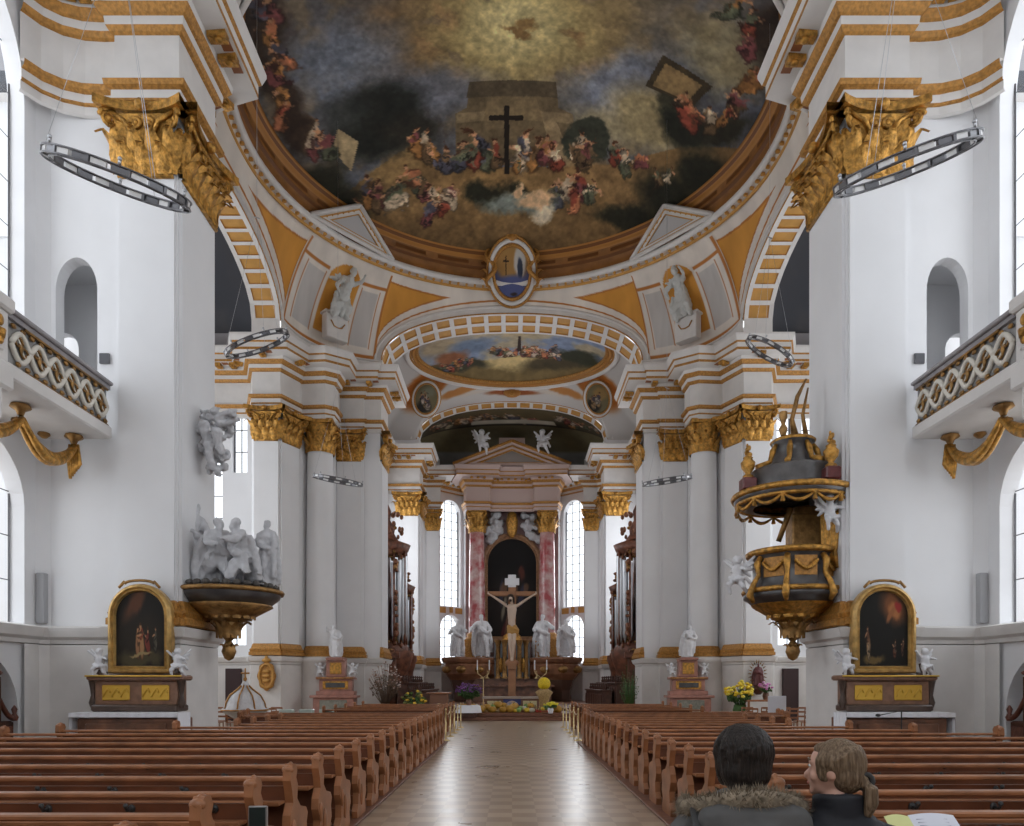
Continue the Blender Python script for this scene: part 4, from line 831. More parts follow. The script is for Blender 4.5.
# curved predella with bulging ends
q = MB(T=Matrix.Translation(Zb))
prd = [(-4.6, 51.4), (-4.4, 50.0), (-3.4, 49.4), (-2.2, 49.9), (-1.4, 50.6), (1.4, 50.6), (2.2, 49.9), (3.4, 49.4), (4.4, 50.0), (4.6, 51.4)]
sweep(q, prd, [(-.6, .45, 1), (-.5, .5, 1), (-.5, 1.2, 1), (-.3, 1.9, 1), (.0, 2.3, 0), (.12, 2.9, 0), (.05, 3.0, 0), (.2, 3.1, 0), (.3, 3.3, 0), (.3, 3.42, 0), (-.6, 3.45, 0)], smooth=False)
q.add([(*p, 3.44) for p in prd], [tuple(range(len(prd)))], 0)
for s in (-1, 1):
    for a in ((3.4, 49.3), (4.4, 49.9), (2.2, 49.8)): q.ell((s*a[0], a[1], 2.6), (.35, .2, .25), 10, 7, 2)
q.build('predella', [mat('predella_marble', (.36, .17, .09), .35, noise=.4, nscale=2), mat('dark_marble', (.12, .065, .045), .3), BR], t)
q = MB(T=Matrix.Translation(Zb)); q.bbox(-2.6, 2.6, 48.9, 50.2, .45, 1.45); q.box(-2.8, 2.8, 48.7, 50.3, 1.45, 1.55); q.bbox(-2.9, 2.9, 50.1, 50.6, 1.5, 1.95); q.box(-3, 3, 49.95, 50.65, 1.95, 2.0); o = q.build('altar_block', MB_, t)
q = MB(T=Matrix.Translation(Zb))
for s in (-1, 1):
    q.lathe([(.22, 2.0), (.22, 2.1), (.15, 2.15), (.16, 2.5), (.14, 4.2), (.22, 4.5), (.25, 4.6)], (s*.95, 50.3, 0), 14); q.lathe([(.22, 2.0), (.22, 2.1), (.15, 2.15), (.16, 2.5), (.14, 4.2), (.22, 4.5), (.25, 4.6)], (s*.5, 50.1, 0), 14)
    q.ell((s*.75, 50.2, 2.9), (.14, .1, .5), 10, 8, 1)
q.box(-1.2, 1.2, 50.3, 51, 2, 4.5, 2); q.lathe([(.7, 4.6), (.6, 4.9), (.3, 5.2), (.05, 5.5)], (0, 50.6, 0), 20, m=1)
q.build('tabernacle', [BR, GO, MG], t)
arms = [((-.20, -.12, .62), (.24, -.10, .68)), ((-.28, -.1, .62), (.15, -.15, .6)), ((-.12, -.16, .6), (.30, -.12, .66)), ((-.22, -.08, .66), (.18, -.14, .56))]
for k, (x, y, h, lab) in enumerate(((-3.75, 50.2, 2.55, 'white robed statue at the far left end of the high altar ledge'), (-1.95, 50.6, 2.95, 'white robed statue just left of the crucifix on the high altar ledge'),
        (1.95, 50.6, 2.95, 'white robed statue just right of the crucifix on the high altar ledge'), (3.75, 50.2, 2.55, 'white robed statue at the far right end of the high altar ledge'))):
    statue(robed(h, *arms[k], seed=k+3, lean=(.06*(-1 if k % 2 else 1), 0), skirt_w=1.25), 'statue', lab, 'statue', (x, y, 3.45), rz=(-.3, .25, -.25, .3)[k], group='four white statues on the high altar', rm=.05, disp=.05)
for s in (-1, 1):
    statue(putto(1.5, seed=s), 'angel_statue', 'white angel sitting on the %s slope of the altar pediment' % ('left' if s < 0 else 'right'), 'statue', (s*2.05, 49.9, 17.3), rz=-s*.3, mt=ST, group='angels on the altar pediment', rm=.05, disp=.04)
cs_ = None
for k, x in enumerate((-2.5, -2.1, -1.7, 1.7, 2.1, 2.5)):
    if cs_ is None:
        cs_ = thing('candlestick', 'tall altar candlestick', 'candlestick', group='candlesticks on the high altar'); q = MB(); q.lathe([(.16, 0), (.17, .04), (.06, .12), (.04, .4), (.08, .5), (.035, .6), (.03, .95), (.1, 1.05)], seg=12); q.build('stick', BRS, cs_)
        q = MB(); q.lathe([(.03, 1.05), (.03, 1.6), (.005, 1.63)], seg=8); q.build('candle', CL, cs_); c_ = cs_
    else: c_ = copy_tree(cs_)
    c_.location = (x, 50.35, 2.0); c_['label'] = '%s candlestick on the %s of the high altar shelf' % (('outermost', 'middle', 'innermost')[k] if k < 3 else ('innermost', 'middle', 'outermost')[k-3], 'left' if k < 3 else 'right')

# ---------------------------------------------------------------- crucifix in front of the altar
CYR = 37.2
t = thing('crucifix', 'large wooden crucifix with painted figure standing in front of the high altar', 'crucifix', (0, CYR, .45))
wood = mat('cross_wood', (.40, .19, .09), .5, noise=.3, nscale=2)
q = MB(); q.bbox(-.19, .19, -.1, .1, 0, 6.45, .02); q.bbox(-1.28, 1.28, -.09, .09, 5.62, 5.85, .02); q.box(-.22, .22, -.28, -.08, 1.95, 2.35); q.ell((0, -.14, 2.25), (.34, .12, .22)); q.build('cross', wood, t)
q = MB(); q.bbox(-.36, .36, -.16, -.08, 6.15, 6.5, .02); q.bbox(-.2, .2, -.15, -.08, 6.05, 6.68, .02); q.build('title_board', CL, t, label='white titulus board')
q = MB(); b = lambda *p: Vector(p)
q.capsule(b(.02, -.2, 3.9), b(-.02, -.22, 4.35), .17, .18); q.capsule(b(-.02, -.22, 4.45), b(0, -.25, 4.95), .19, .25); q.capsule(b(-.2, -.22, 5.1), b(.2, -.22, 5.1), .1, .1)
for s in (-1, 1):
    q.capsule(b(s*.24, -.2, 5.1), b(s*.7, -.16, 5.42), .085, .065); q.capsule(b(s*.7, -.16, 5.42), b(s*1.14, -.14, 5.7), .065, .042); q.ell(b(s*1.2, -.14, 5.75), (.05, .04, .07))
    for k in range(4): q.capsule(b(s*1.2, -.15, 5.78), b(s*(1.2+.03*(k-1.5)), -.2, 5.87), .014, .01, seg=6)
    q.capsule(b(s*.11, -.2, 3.85), b(s*.1, -.36, 3.2), .13, .09); q.capsule(b(s*.1, -.36, 3.2), b(s*.04, -.22, 2.55), .085, .05); q.capsule(b(s*.04, -.22, 2.52), b(s*.04, -.34, 2.36), .05, .035)
q.capsule(b(0, -.24, 5.2), b(-.04, -.3, 5.38), .07, .065); q.ell(b(-.07, -.34, 5.46), (.11, .13, .16)); q.ell(b(-.07, -.47, 5.45), (.025, .03, .04))
o = q.build('body', mat('pale_flesh_paint', (.68, .53, .42), .5), t, remesh=.025)
q = MB(); q.ell((-.07, -.31, 5.56), (.15, .15, .14)); q.capsule((-.19, -.34, 5.5), (-.23, -.32, 5.15), .06, .04); q.capsule((.07, -.34, 5.5), (.1, -.3, 5.2), .06, .04); q.ell((-.08, -.44, 5.36), (.07, .05, .08)); q.build('hair', mat('dark_brown_hair', (.04, .02, .012), .7), o, remesh=.025, disp=.03)
q = MB(); [q.capsule((-.12, -.24, z), (.12, -.24, z), .14, .14) for z in (3.8, 3.92, 4.05)]; q.capsule((-.16, -.3, 4.1), (.18, -.34, 3.95), .07, .07); q.tube([(.2, -.25, 4.05), (.3, -.3, 3.9), (.28, -.25, 3.6)], [.06, .07, .03]); q.build('loincloth', mat('gold_cloth', (.50, .27, .07), .5), o, remesh=.03)

# people's altar, harvest gifts
t = thing('altar_table', 'low front altar with two pale panels and a blue round picture', 'altar', (0, 36, .32))
q = MB(); q.bbox(-1.3, 1.3, -.4, .5, 0, .62, .02); q.build('block', mat('altar_brown', (.25, .12, .07), .4), t); q = MB(); q.box(-1.42, 1.42, -.5, .6, .62, .72); q.build('top_slab', mat('altar_top', (.45, .36, .30), .4), t)
q = MB()
for s in (-1, 1):
    for k in (0, 1): q.bbox(s*.86-.33+.34*k, s*.86-.01+.34*k, -.46, -.4, .18, .52, .01)
q.build('relief_panel', mat('pale_gold_panel', (.66, .58, .32), .5), t)
oval = MB(); oval.box(-.42, .42, -.48, -.4, .02, .6); oval.build('picture_board', mat('blue_board', (.05, .06, .2), .5), t)
q = MB(); q.lathe([(.28, 0), (.26, .03), (.001, .05)], seg=24); 
for k, v in enumerate(q.v): q.v[k] = (v[0], -.49-v[2], .32+v[1]*.75)
q.build('round_picture', mat('tan_blue_picture', (.55, .40, .28), .5, nscale=3, col2=(.2, .25, .5), noise=.4), t)
VEG = [('pumpkin', (.75, .26, .03), .16, .7), ('pumpkin', (.55, .30, .04), .2, .75), ('apple', (.5, .05, .03), .07, .95), ('cabbage', (.25, .40, .12), .14, .9), ('potato', (.5, .36, .2), .09, .7), ('cauliflower', (.75, .72, .6), .13, .8), ('squash', (.78, .55, .05), .13, .8), ('tomato', (.65, .08, .03), .09, .85)]
VM = {}
rv = random.Random(4); cnt = {}
q = MB(); q.bbox(-2.3, 2.3, 34.28, 34.58, .32, .42, .01); q.bbox(-2.3, 2.3, 34.58, 34.98, .32, .5, .01); q.box(-2.3, 2.3, 33.95, 34.28, .32, .34); tag(q.build('display_shelf', WL), 'low stepped wooden shelf carrying the harvest gifts', 'shelf')
for i in range(54):
    nm, col, r, fl = VEG[rv.randrange(8)]; row = i % 3; x = -2.15+(i//3)*.252+rv.uniform(-.07, .07); y = 34.75-row*.32+rv.uniform(-.06, .06); z0 = (.5, .42, .34)[row]
    if nm not in VM:
        q = MB(); q.lathe([(.001, 0)]+[(r*sin(pi*k/9)**.8, r*fl*(1-cos(pi*k/9))) for k in range(1, 9)]+[(.001, 2*r*fl*.96)], seg=16, fold=(lambda a, z: 1+.06*cos(8*a)) if nm in ('pumpkin', 'squash', 'cauliflower') else None)
        q.tube([(0, 0, 2*r*fl*.93), (.01, 0, 2*r*fl+.05)], .015, 5, m=1); o = q.build(nm, [mat('veg_'+nm, col, .5, noise=.15), LEAF]); VM[nm] = o
    else: o = VM[nm].copy(); COL.objects.link(o)
    o.location = (x, y, z0); s_ = rv.uniform(.8, 1.15); o.scale = (s_,)*3; col_n = {'pumpkin': 'orange', 'apple': 'red', 'cabbage': 'green', 'potato': 'tan', 'cauliflower': 'cream', 'squash': 'yellow', 'tomato': 'red'}[nm]
    tag(o, '%s %s among the harvest gifts spread before the front altar' % (col_n, nm), nm, '%ss in the harvest display' % nm)
def bouquet(name, label, cat, loc, cols, n, rad, h, pot=None, pr=.14, ph=.3, fs=.045, rz=0, leafc=LEAF, pedestal=0):
    t = thing(name, label, cat, loc); r = random.Random(hash(label) % 1000 if False else len(label)*7); q = MB(); q.lathe([(pr*.7, 0), (pr, ph*.5), (pr*.8, ph), (pr*.7, ph), (pr*.6, ph*.9)], seg=14); q.build('pot', pot or MB_, t)
    st = MB(); fl = MB()
    for i in range(n):
        a = r.uniform(0, 6.28); d = rad*sqrt(r.random()); z = ph+h*(.45+.55*r.random())*(1-.35*(d/rad)**2); p = (d*cos(a), d*sin(a), z); st.tube([(d*.15*cos(a), d*.15*sin(a), ph*.8), (p[0]*.6, p[1]*.6, z*.7), p], .008, 4)
        fl.ell(p, (fs, fs, fs*.7), 7, 5, i % len(cols))
        lp = (p[0]*.8, p[1]*.8, z*.75); st.ell(lp, (fs*.9, fs*.5, fs*1.3), 6, 4, R=Matrix.Rotation(a, 3, 'Z') @ Matrix.Rotation(.7, 3, 'X'))
    s_ = st.build('leaves', leafc, t, kind='stuff'); fl.build('blossoms', [mat('bloom_%d_%d_%d' % tuple(int(c*100) for c in c_), c_, .6) for c_ in cols], t, kind='stuff')
    return t
q = MB(); q.lathe([(.36, 0), (.38, .1), (.36, .62)], seg=4, a0=pi/4, a1=pi/4+2*pi, smooth=False); 
t = thing('flower_table', 'small table under a white cloth left of the front altar', 'table', (-1.95, 33.35, .16)); q = MB(); q.box(-.36, .36, -.3, .3, 0, .3); q.build('base', WK, t); q = MB(); q.lathe([(.001, .54), (.42, .54), (.5, .5), (.56, .2)], seg=40, fold=lambda a, z: 1+.06*cos(10*a), sy=.8); q.build('cloth', CL, t)
bouquet('flower_arrangement', 'big purple flower arrangement on the white draped table', 'flowers', (-1.95, 33.35, .7), [(.16, .05, .22), (.24, .10, .30), (.10, .03, .10)], 110, .62, .75, fs=.055)
bouquet('potted_chrysanthemum', 'pot of yellow flowers right of the front altar', 'flowers', (1.75, 33.6, .32), [(.85, .75, .05)], 60, .32, .22, pot=CL, fs=.05)
t = thing('harvest_crown_stand', 'straw stand crowned with a big yellow flower ball by the altar', 'decoration', (1.5, 34.6, .32)); q = MB(); q.lathe([(.3, 0), (.2, .3), (.26, .7), (.42, .95), (.2, 1.1)], seg=18); q.build('straw_sheaf', mat('straw', (.5, .33, .14), .8, noise=.4, nscale=14), t); q = MB(); q.ell((0, 0, 1.35), .3, 18, 12); q.build('flower_ball', mat('sunflower_yellow', (.85, .62, .02), .6, noise=.3, nscale=18, bump=.6), t)
t = thing('lectern', 'brown lectern with a round pale emblem left of the purple flowers', 'lectern', (-3.3, 33.6, .16)); q = MB(); q.bbox(-.42, .42, -.25, .25, 0, 1.05, .02); q.build('body', mat('altar_brown', (.2, .1, .06), .4), t); q = MB(); q.box(-.55, .55, -.35, .3, 1.05, 1.12); q.build('top', WL, t)
q = MB(); q.lathe([(.001, 0), (.2, 0), (.2, .04), (.001, .06)], seg=20); q.v = [(v[0], -.26-v[2], .42+v[1]) for v in q.v]; q.build('emblem', mat('emblem_gold', (.8, .6, .3), .4), t)
for s in (-1, 1):
    t = thing('candelabrum', 'tall brass candelabrum with two white candles, %s of the front altar' % ('left' if s < 0 else 'right'), 'candelabrum', (s*1.45, 37.4, .45), group='brass candelabra beside the crucifix'); q = MB(); q.lathe([(.22, 0), (.2, .04), (.05, .12), (.03, .7), (.06, .8), (.025, .9), (.025, 1.9)], seg=12); q.tube([(-.38, 0, 2.4), (-.34, 0, 2.15), (0, 0, 1.9), (.34, 0, 2.15), (.38, 0, 2.4)], .03, 6); q.build('stand', BRS, t)
    for k in (-1, 1): q = MB(); q.lathe([(.05, 2.4), (.04, 2.42), (.035, 3.0), (.002, 3.03)], (k*.38, 0, 0), 8); q.build('candle', CL, t)
    t.scale = (.8,)*3

# ---------------------------------------------------------------- choir organs and stalls
for s in (-1, 1):
    nm = 'left' if s < 0 else 'right'; mir = 1 if s < 0 else -1
    t = thing('choir_organ', 'carved dark wood choir organ with tin pipes on the %s of the choir' % nm, 'organ', (s*6.6, 41.6, .45));     T0 = Matrix.Translation((6.9, -41.6, -.45))
    q = MB(mir, T0); q.bbox(-7.9, -6.3, 38.2, 45, .45, 3.0); q.bbox(-8.0, -6.1, 38.0, 45.2, 3.0, 3.3)
    q.lathe([(.3, 1.2), (.5, 1.8), (.9, 2.6), (1.05, 3.1), (1.05, 3.4)], (-6.6, 39.3, 0), 20); q.lathe([(.2, 1.6), (.4, 2.2), (.6, 2.9), (.65, 3.3)], (-6.5, 43.2, 0), 18); q.build('gallery', WO, t)
    q = MB(mir, T0)
    q.bbox(-8.0, -6.75, 38.4, 44.8, 3.3, 6.2)
    for (y, r, zt, zb) in ((39.3, .85, 9.0, 3.3), (41.4, .45, 7.7, 3.3), (43.2, .6, 7.3, 3.3)):
        q.lathe([(r+.05, zb), (r+.1, zb+.3), (r-.06, zb+.5)], (-6.75, y, 0), 18); q.lathe([(r-.05, zt-.5), (r+.1, zt-.3), (r+.22, zt), (r*.5, zt+.25), (.2, zt+.6)], (-6.75, y, 0), 18)
        for a in (-1.2, -.4, .4, 1.2): 
            x_, y_ = -6.75+cos(a)*r*1.02, y+sin(a)*r*1.02; q.tube([(x_, y_, zb), (x_, y_, zt)], .06, 6)
    q.bbox(-7.9, -6.9, 38.6, 40.2, 6, 9.2); q.bbox(-7.9, -6.9, 42.5, 44, 6, 7.4); q.lathe([(.7, 9.2), (.45, 9.5), (.5, 9.9), (.25, 10.3), (.3, 10.8), (.02, 11.4)], (-7.0, 39.2, 0), 14); q.build('case', WO, t)
    q = MB(mir, T0); r = random.Random(7)
    for (y, z, w, h, n) in ((39.3, 8.6, .9, .5, 26), (41.4, 7.5, .5, .4, 12), (43.3, 7.1, .7, .4, 18), (39.3, 3.6, 1.1, .5, 28), (43.2, 3.5, .8, .4, 16), (44.6, 5.4, .25, 1.5, 20), (40.6, 6, .15, 1.3, 12), (38.3, 5.8, .2, 2.2, 22), (39.1, 10, .5, .7, 14), (39.3, 2.2, .6, .7, 14)):
        for i in range(n): c_ = (-6.3+r.uniform(-.5, .25)*(w > .3), y+r.uniform(-w, w), z+r.uniform(-h, h)); q.ell(c_, (r.uniform(.07, .15), r.uniform(.08, .2), r.uniform(.07, .18)), 8, 6, 0 if r.random() < .8 else 1)
    q.build('carvings', [mat('carved_wood', (.26, .10, .045), .4, noise=.4, metal=.15), BR], t, kind='stuff')
    for (y, r_, zb, zt, n) in ((39.3, .75, 3.8, 8.5, 7), (41.4, .36, 3.8, 7.2, 4), (43.2, .5, 3.8, 6.8, 6)):
        for i in range(n):
            a = -1.4+2.8*(i+.5)/n; q = MB(mir, T0); x_, y_ = -6.75+cos(a)*r_, y+sin(a)*r_; pr = r_*1.35/n; q.lathe([(.02, zb), (pr, zb+.5), (pr, zt-.15*abs(i-n/2))], (x_, y_, 0), 10); q.build('organ_pipe', AL, t)
    t = thing('choir_stall', 'long dark choir stall bench below the %s choir organ' % nm, 'choir stall', (s*5.4, 41, .0), group='dark choir stalls')
    T1 = Matrix.Translation((5.4, -41, 0))
    for k, (x0, x1, y0, y1, z) in enumerate(((-5.85, -5.3, 37.6, 46, 1.75), (-5.1, -4.6, 37.8, 46, 1.35))):
        q = MB(mir, T1); q.bbox(x0, x1, y0, y1, .0, z-.1, .02); q.bbox(x0-.05, x1+.08, y0-.05, y1+.05, z-.1, z, .02)
        for i in range(9): yy = y0+(y1-y0)*(i+.5)/9; q.lathe([(.06, z), (.1, z+.1), (.04, z+.2), (.08, z+.3), (.01, z+.36)], ((x0+x1)/2, yy, 0), 8); q.bbox(x1, x1+.05, yy-.35, yy+.35, .3, z-.25, .02)
        q.build('stall_front' if k else 'stall_back', WK, t)

# ---------------------------------------------------------------- side altars on the far piers
for s in (-1, 1):
    nm = 'left' if s < 0 else 'right'; mir = 1 if s < 0 else -1; X0 = -8.2; Y0 = 33.0; T1 = None
    t = thing('side_altar', 'small pink marble side altar under a white statue, far %s pier' % nm, 'altar', (s*7.85, 32.9, 0), group='pink marble side altars'); t.scale = (.86, .9, .95)
    q = MB(mir); q.bbox(-1.5, 1.5, -.9, .6, 0, .2); q.bbox(-1.05, 1.05, -.45, .4, .2, 1.1, .03); q.bbox(-1.2, 1.2, -.55, .45, 1.1, 1.22); q.build('altar_block', MP, t)
    q = MB(mir); q.bbox(-.7, .7, -.48, -.44, .3, 1.0, .03); q.build('altar_front', mat('green_grey_marble', (.30, .30, .25), .35, noise=.3), t)
    q = MB(mir); q.bbox(-1.0, 1.0, -.05, .5, 1.22, 1.42); q.bbox(-.85, .85, 0, .5, 1.42, 1.95); q.bbox(-1.0, 1.0, -.1, .5, 1.95, 2.08); q.bbox(-.5, .5, .05, .5, 2.08, 2.85, .04); q.lathe([(.62, 2.85), (.66, 2.95), (.5, 3.0)], (0, .25, 0), 4, a0=pi/4, a1=pi/4+2*pi, smooth=False); q.build('retable', MP, t)
    q = MB(mir); q.bbox(-.66, .66, -.04, .02, 1.5, 1.88); q.bbox(-.3, .3, 0, .06, 2.2, 2.75); q.tube([(-.95, -.1, 2.02), (.95, -.1, 2.02)], .03, 5); q.build('gilt_panel', [GO], t)
    q = MB(mir); q.box(-.5, .5, -.07, -.04, 1.58, 1.8); q.build('shrine_glass', MG, t)
    st = robed(1.45, (-.2, -.1, .95) if s < 0 else (-.18, -.12, .6), (.2, -.1, .55), seed=20+s, lean=(.08*s, 0), beard=True); statue(st, 'statue', 'white statue standing on the small side altar at the far %s pier' % nm, 'statue', (s*7.85, 33.1, 2.86), group='statues on the pink side altars', rm=.035)
    for k in (-1, 1):
        statue(putto(.62, seed=k), 'cherub_statue', 'small white cherub on the %s corner of the far %s side altar' % ('left' if k < 0 else 'right', nm), 'statue', (s*7.85+k*.72, 33.05, 1.98), group='cherubs on the pink side altars', rm=.025, disp=.015)

# ---------------------------------------------------------------- painted altars on the near piers
def p_left(x, y):
    c = Canvas(x, y, (34, 30, 26), .08, 3); c.blob(-.25, .82, .5, .14, 25, (92, 58, 40), .8); c.blob(.1, .35, .9, .3, 0, (44, 38, 30), .9); c.blob(0, .1, .9, .1, 0, (74, 66, 46), .6)
    c.figure(.02, .36, .5, 4, [(190, 140, 96), (150, 60, 44)]); c.figure(.3, .34, .4, 9, [(120, 44, 40)]); c.figure(-.1, .34, .42, 12, [(170, 120, 84)]); c.figure(.6, .35, .35, 5, [(70, 72, 66)]); c.blob(0, .15, .4, .02, 0, (150, 130, 90), .5); return c.c
def p_right(x, y):
    c = Canvas(x, y, (26, 24, 20), .08, 3); c.blob(.4, .78, .5, .2, -10, (120, 74, 44), .8); c.blob(.45, .72, .25, .1, -10, (170, 110, 66), .6); c.blob(.62, .78, .14, .07, 0, (150, 50, 44), .5); c.blob(.3, .66, .2, .06, 20, (150, 96, 60), .6); c.blob(-.4, .1, .4, .05, 0, (110, 90, 54), .6)
    c.figure(-.62, .34, .36, 7, [(150, 120, 90), (96, 60, 44)]); c.figure(-.6, .2, .2, 8, [(170, 150, 120)]); c.figure(.45, .22, .28, 6, [(110, 60, 44), (66, 54, 50)]); c.figure(.8, .24, .25, 2, [(90, 60, 50)]); return c.c
GM = mat('gold_marble_frame', (.70, .44, .15), .35, .35, noise=.4, nscale=7)
for s in (-1, 1):
    nm = 'left' if s < 0 else 'right'; cx = s*7.62; t = thing('painted_altar', 'altar with arched dark painting in a gold frame on the near %s pier' % nm, 'altar', (cx, 15.1, 0), group='altars with arched paintings')
    T = Matrix.Identity(4)
    altarpiece(t, None, .50, 2.05, 3.58, .06, p_left if s < 0 else p_right, .15, n=T, mats=GM)
    q = MB(); q.tube([(.3*cos(a), .03, 3.73+.07*sin(a)) for a in np.linspace(0, pi, 9)], .03, 5); q.tube([(-.3, .03, 3.78), (-.42, .03, 3.65)], .03, 5); q.tube([(.3, .03, 3.78), (.42, .03, 3.65)], .03, 5); q.build('crest', BR, t)
    q = MB(); q.bbox(-.84, .84, -.1, .33, 1.25, 1.75, .02); q.bbox(-.97, .97, -.2, .34, 1.75, 1.86, .03); q.build('predella', mat('altar_predella', (.30, .16, .10), .35, noise=.3), t)
    q = MB(); q.tube([(-.97, -.22, 1.84), (.97, -.22, 1.84)], .02, 6)
    for k in (-1, 1):
        q.bbox(k*.4-.28, k*.4+.28, -.13, -.1, 1.35, 1.66, .02)
        for j in range(3): q.tube([(k*.4+(j-1)*.18+.07*cos(a), -.14, 1.5+.08*sin(a*1.5)) for a in np.linspace(0, 5, 12)], .018, 4)
    q.build('gilt_relief', mat('yellow_gilding', (.80, .50, .08), .45, .5), t)
    q = MB()
    for k in (-1, 1): q.lathe([(.05, 1.2), (.08, 1.3), (.04, 1.45), (.06, 1.6), (.09, 1.76)], (k*.9, -.05, 0), 10); q.tube([(k*.68, .05, 1.86), (k*.8, .02, 1.9), (k*.72, .03, 2.1)], [.08, .07, .03], 6)
    q.bbox(-.88, .88, -.2, .34, 1.12, 1.26, .03); q.build('scroll_brackets', mat('brown_black_marble', (.10, .065, .05), .3, noise=.3), t)
    q = MB(); q.bbox(-.98, .98, -.48, .3, .2, 1.0, .02); q.bbox(-.8, .8, -.53, -.47, .3, .9, .02); q.build('altar_block', MB_, t)
    ox = s*.02; q = MB(); q.grid(lambda u, v: (ox-1.06+2.12*u, -.56+.6*v, 1.115), 20, 6); q.grid(lambda u, v: (ox-1.07+2.14*u, -.57-.008*sin(u*70), 1.115-.09*v), 120, 1)
    for k in (-1, 1): q.grid(lambda u, v: (ox+k*(1.07+.008*sin(u*30)), -.56+.6*u, 1.11-(.5 if v else 0)), 20, 1)
    q.build('altar_cloth', CL, t)
    for k in (-1, 1):
        statue(putto(.55, seed=k+s), 'cherub_statue', 'small white cherub beside the %s edge of the framed painting, near %s pier' % ('left' if k < 0 else 'right', nm), 'statue', (cx+k*.8, 15.1, 1.86), group='cherubs on the painted altars', rm=.02, disp=.012)

# ---------------------------------------------------------------- pulpit (right) and sculpted group on console (left)
PX, PY = 6.28, 16.55
slate = mat('slate_marble', (.13, .122, .12), .28, noise=.5, nscale=3); redm = mat('dark_red_marble', (.16, .04, .04), .3, noise=.4)
def pendant(q, m=0):
    q.lathe([(.02, 2.2), (.1, 2.25), (.16, 2.4), (.12, 2.55), (.05, 2.65)], (0, 0, 0), 12, m=m)
    for i in range(8): a = 2*pi*i/8; leaf(q, (.05*cos(a), .05*sin(a), 2.35), (-sin(a), cos(a), 0), (cos(a), sin(a), 0), .12, .25, .1, m)
    q.lathe([(.05, 2.62), (.16, 2.75), (.3, 3.05), (.26, 3.1)], (0, 0, 0), 12, m=m)
    for i in range(9): a = 2*pi*i/9; leaf(q, (.2*cos(a), .2*sin(a), 2.7), (-sin(a), cos(a), 0), (cos(a), sin(a), 0), .18, .42, .25, m)
def festoon(q, r, z, n, sag, m=0, th=.035, a0=0, a1=2*pi, tassel=.16):
    for i in range(n):
        b0, b1 = a0+(a1-a0)*i/n, a0+(a1-a0)*(i+1)/n
        q.tube([(r*cos(b0+(b1-b0)*k/8), r*sin(b0+(b1-b0)*k/8), z-sag*sin(pi*k/8)) for k in range(9)], [th*(.6+.6*sin(pi*k/8)) for k in range(9)], 6, m=m)
        q.lathe([(.01, z+.03), (.05, z), (.03, z-.03), (.055, z-tassel), (.01, z-tassel-.01)], (r*cos(b0), r*sin(b0), 0), 7, m=m)
def flamevase(x, y, z, h=.62):
    t = MB(); t.lathe([(.12, 0), (.12, .05), (.05, .1), (.14, .22), (.16, .34), (.09, .42), (.11, .45), (.05, .5)], (x, y, z), 14)
    for k in range(5): t.ell((x+.03*cos(k*2), y+.03*sin(k*2), z+.52+.05*k), (.07-.01*k, .07-.01*k, .06), 8, 5)
    return t
t = thing('pulpit', 'ornate dark and gold pulpit with canopy on the near right pier', 'pulpit', (PX, PY, 0))
q = MB(); pendant(q); q.build('pendant', BR, t)
q = MB(); q.lathe([(.5, 3.36), (.85, 3.43), (1.0, 3.55)], seg=32); q.lathe([(1.0, 3.55), (1.06, 3.58), (1.06, 3.7), (1.0, 3.72)], seg=32); q.lathe([(.96, 3.72), (.86, 3.9), (.86, 4.45), (.92, 4.5)], seg=32); body = q.build('basket', slate, t)
q = MB(); q.tube([(1.05*cos(a), 1.05*sin(a), 3.73) for a in np.linspace(0, 2*pi, 49)[:-1]], .06, 7, True); q.lathe([(.9, 3.45), (.86, 3.40), (.58, 3.22), (.3, 3.05)], seg=28)
q.lathe([(.92, 4.5), (1.0, 4.52), (1.02, 4.6), (.98, 4.63), (.8, 4.63)], seg=32)
for i in range(12): a = 2*pi*i/12; leaf(q, (.5*cos(a), .5*sin(a), 3.14), (-sin(a), cos(a), 0), (cos(a), sin(a), 0), .25, .28, .25)
for a in (-2.75, -2.05, -1.2, -.5):
    d = Vector((cos(a), sin(a), 0)); q.tube([d*.9+Vector((0, 0, 4.45)), d*1.0+Vector((0, 0, 4.3)), d*.96+Vector((0, 0, 4.05)), d*1.1+Vector((0, 0, 3.85)), d*1.2+Vector((0, 0, 3.6)), d*1.1+Vector((0, 0, 3.45))], [.06, .075, .05, .06, .08, .04], 8)
for a in (-2.4, -1.62, -.85):
    for k in range(13): b_ = a-.24+.48*k/12; q.ell((.92*cos(b_), .92*sin(b_), 4.3-.16*sin(pi*k/12)), .045, 7, 5)
q.build('gilt_ornament', GO, body)
q = MB()
for a in (-2.4, -1.62, -.85):
    g = [(.885*cos(a+da), .885*sin(a+da), z) for z in (4.0, 4.42) for da in (-.27, -.13, 0, .13, .27)]; q.add(g, [(i, i+1, i+6, i+5) for i in range(4)])
q.build('gold_panel', OC, body)
q = MB(); q.lathe([(.85, 5.62), (1.22, 5.7), (1.27, 5.78), (1.27, 5.9), (1.2, 5.94), (.9, 5.98), (.3, 6.0)], seg=40); q.lathe([(.98, 5.95), (.98, 6.35), (.92, 6.42), (.5, 6.45)], seg=40); q.lathe([(.98, 5.95), (.9, 6.3)], seg=40); q.lathe([(.56, 6.4), (.42, 6.75), (.38, 7.0), (.46, 7.05), (.42, 7.14), (.1, 7.17)], seg=28); can = q.build('canopy', slate, t)
q = MB(); q.tube([(1.27*cos(a), 1.27*sin(a), 5.86) for a in np.linspace(0, 2*pi, 61)[:-1]], .07, 7, True); q.tube([(1.2*cos(a), 1.2*sin(a), 5.7) for a in np.linspace(0, 2*pi, 61)[:-1]], .05, 7, True); festoon(q, 1.22, 5.68, 12, .16)
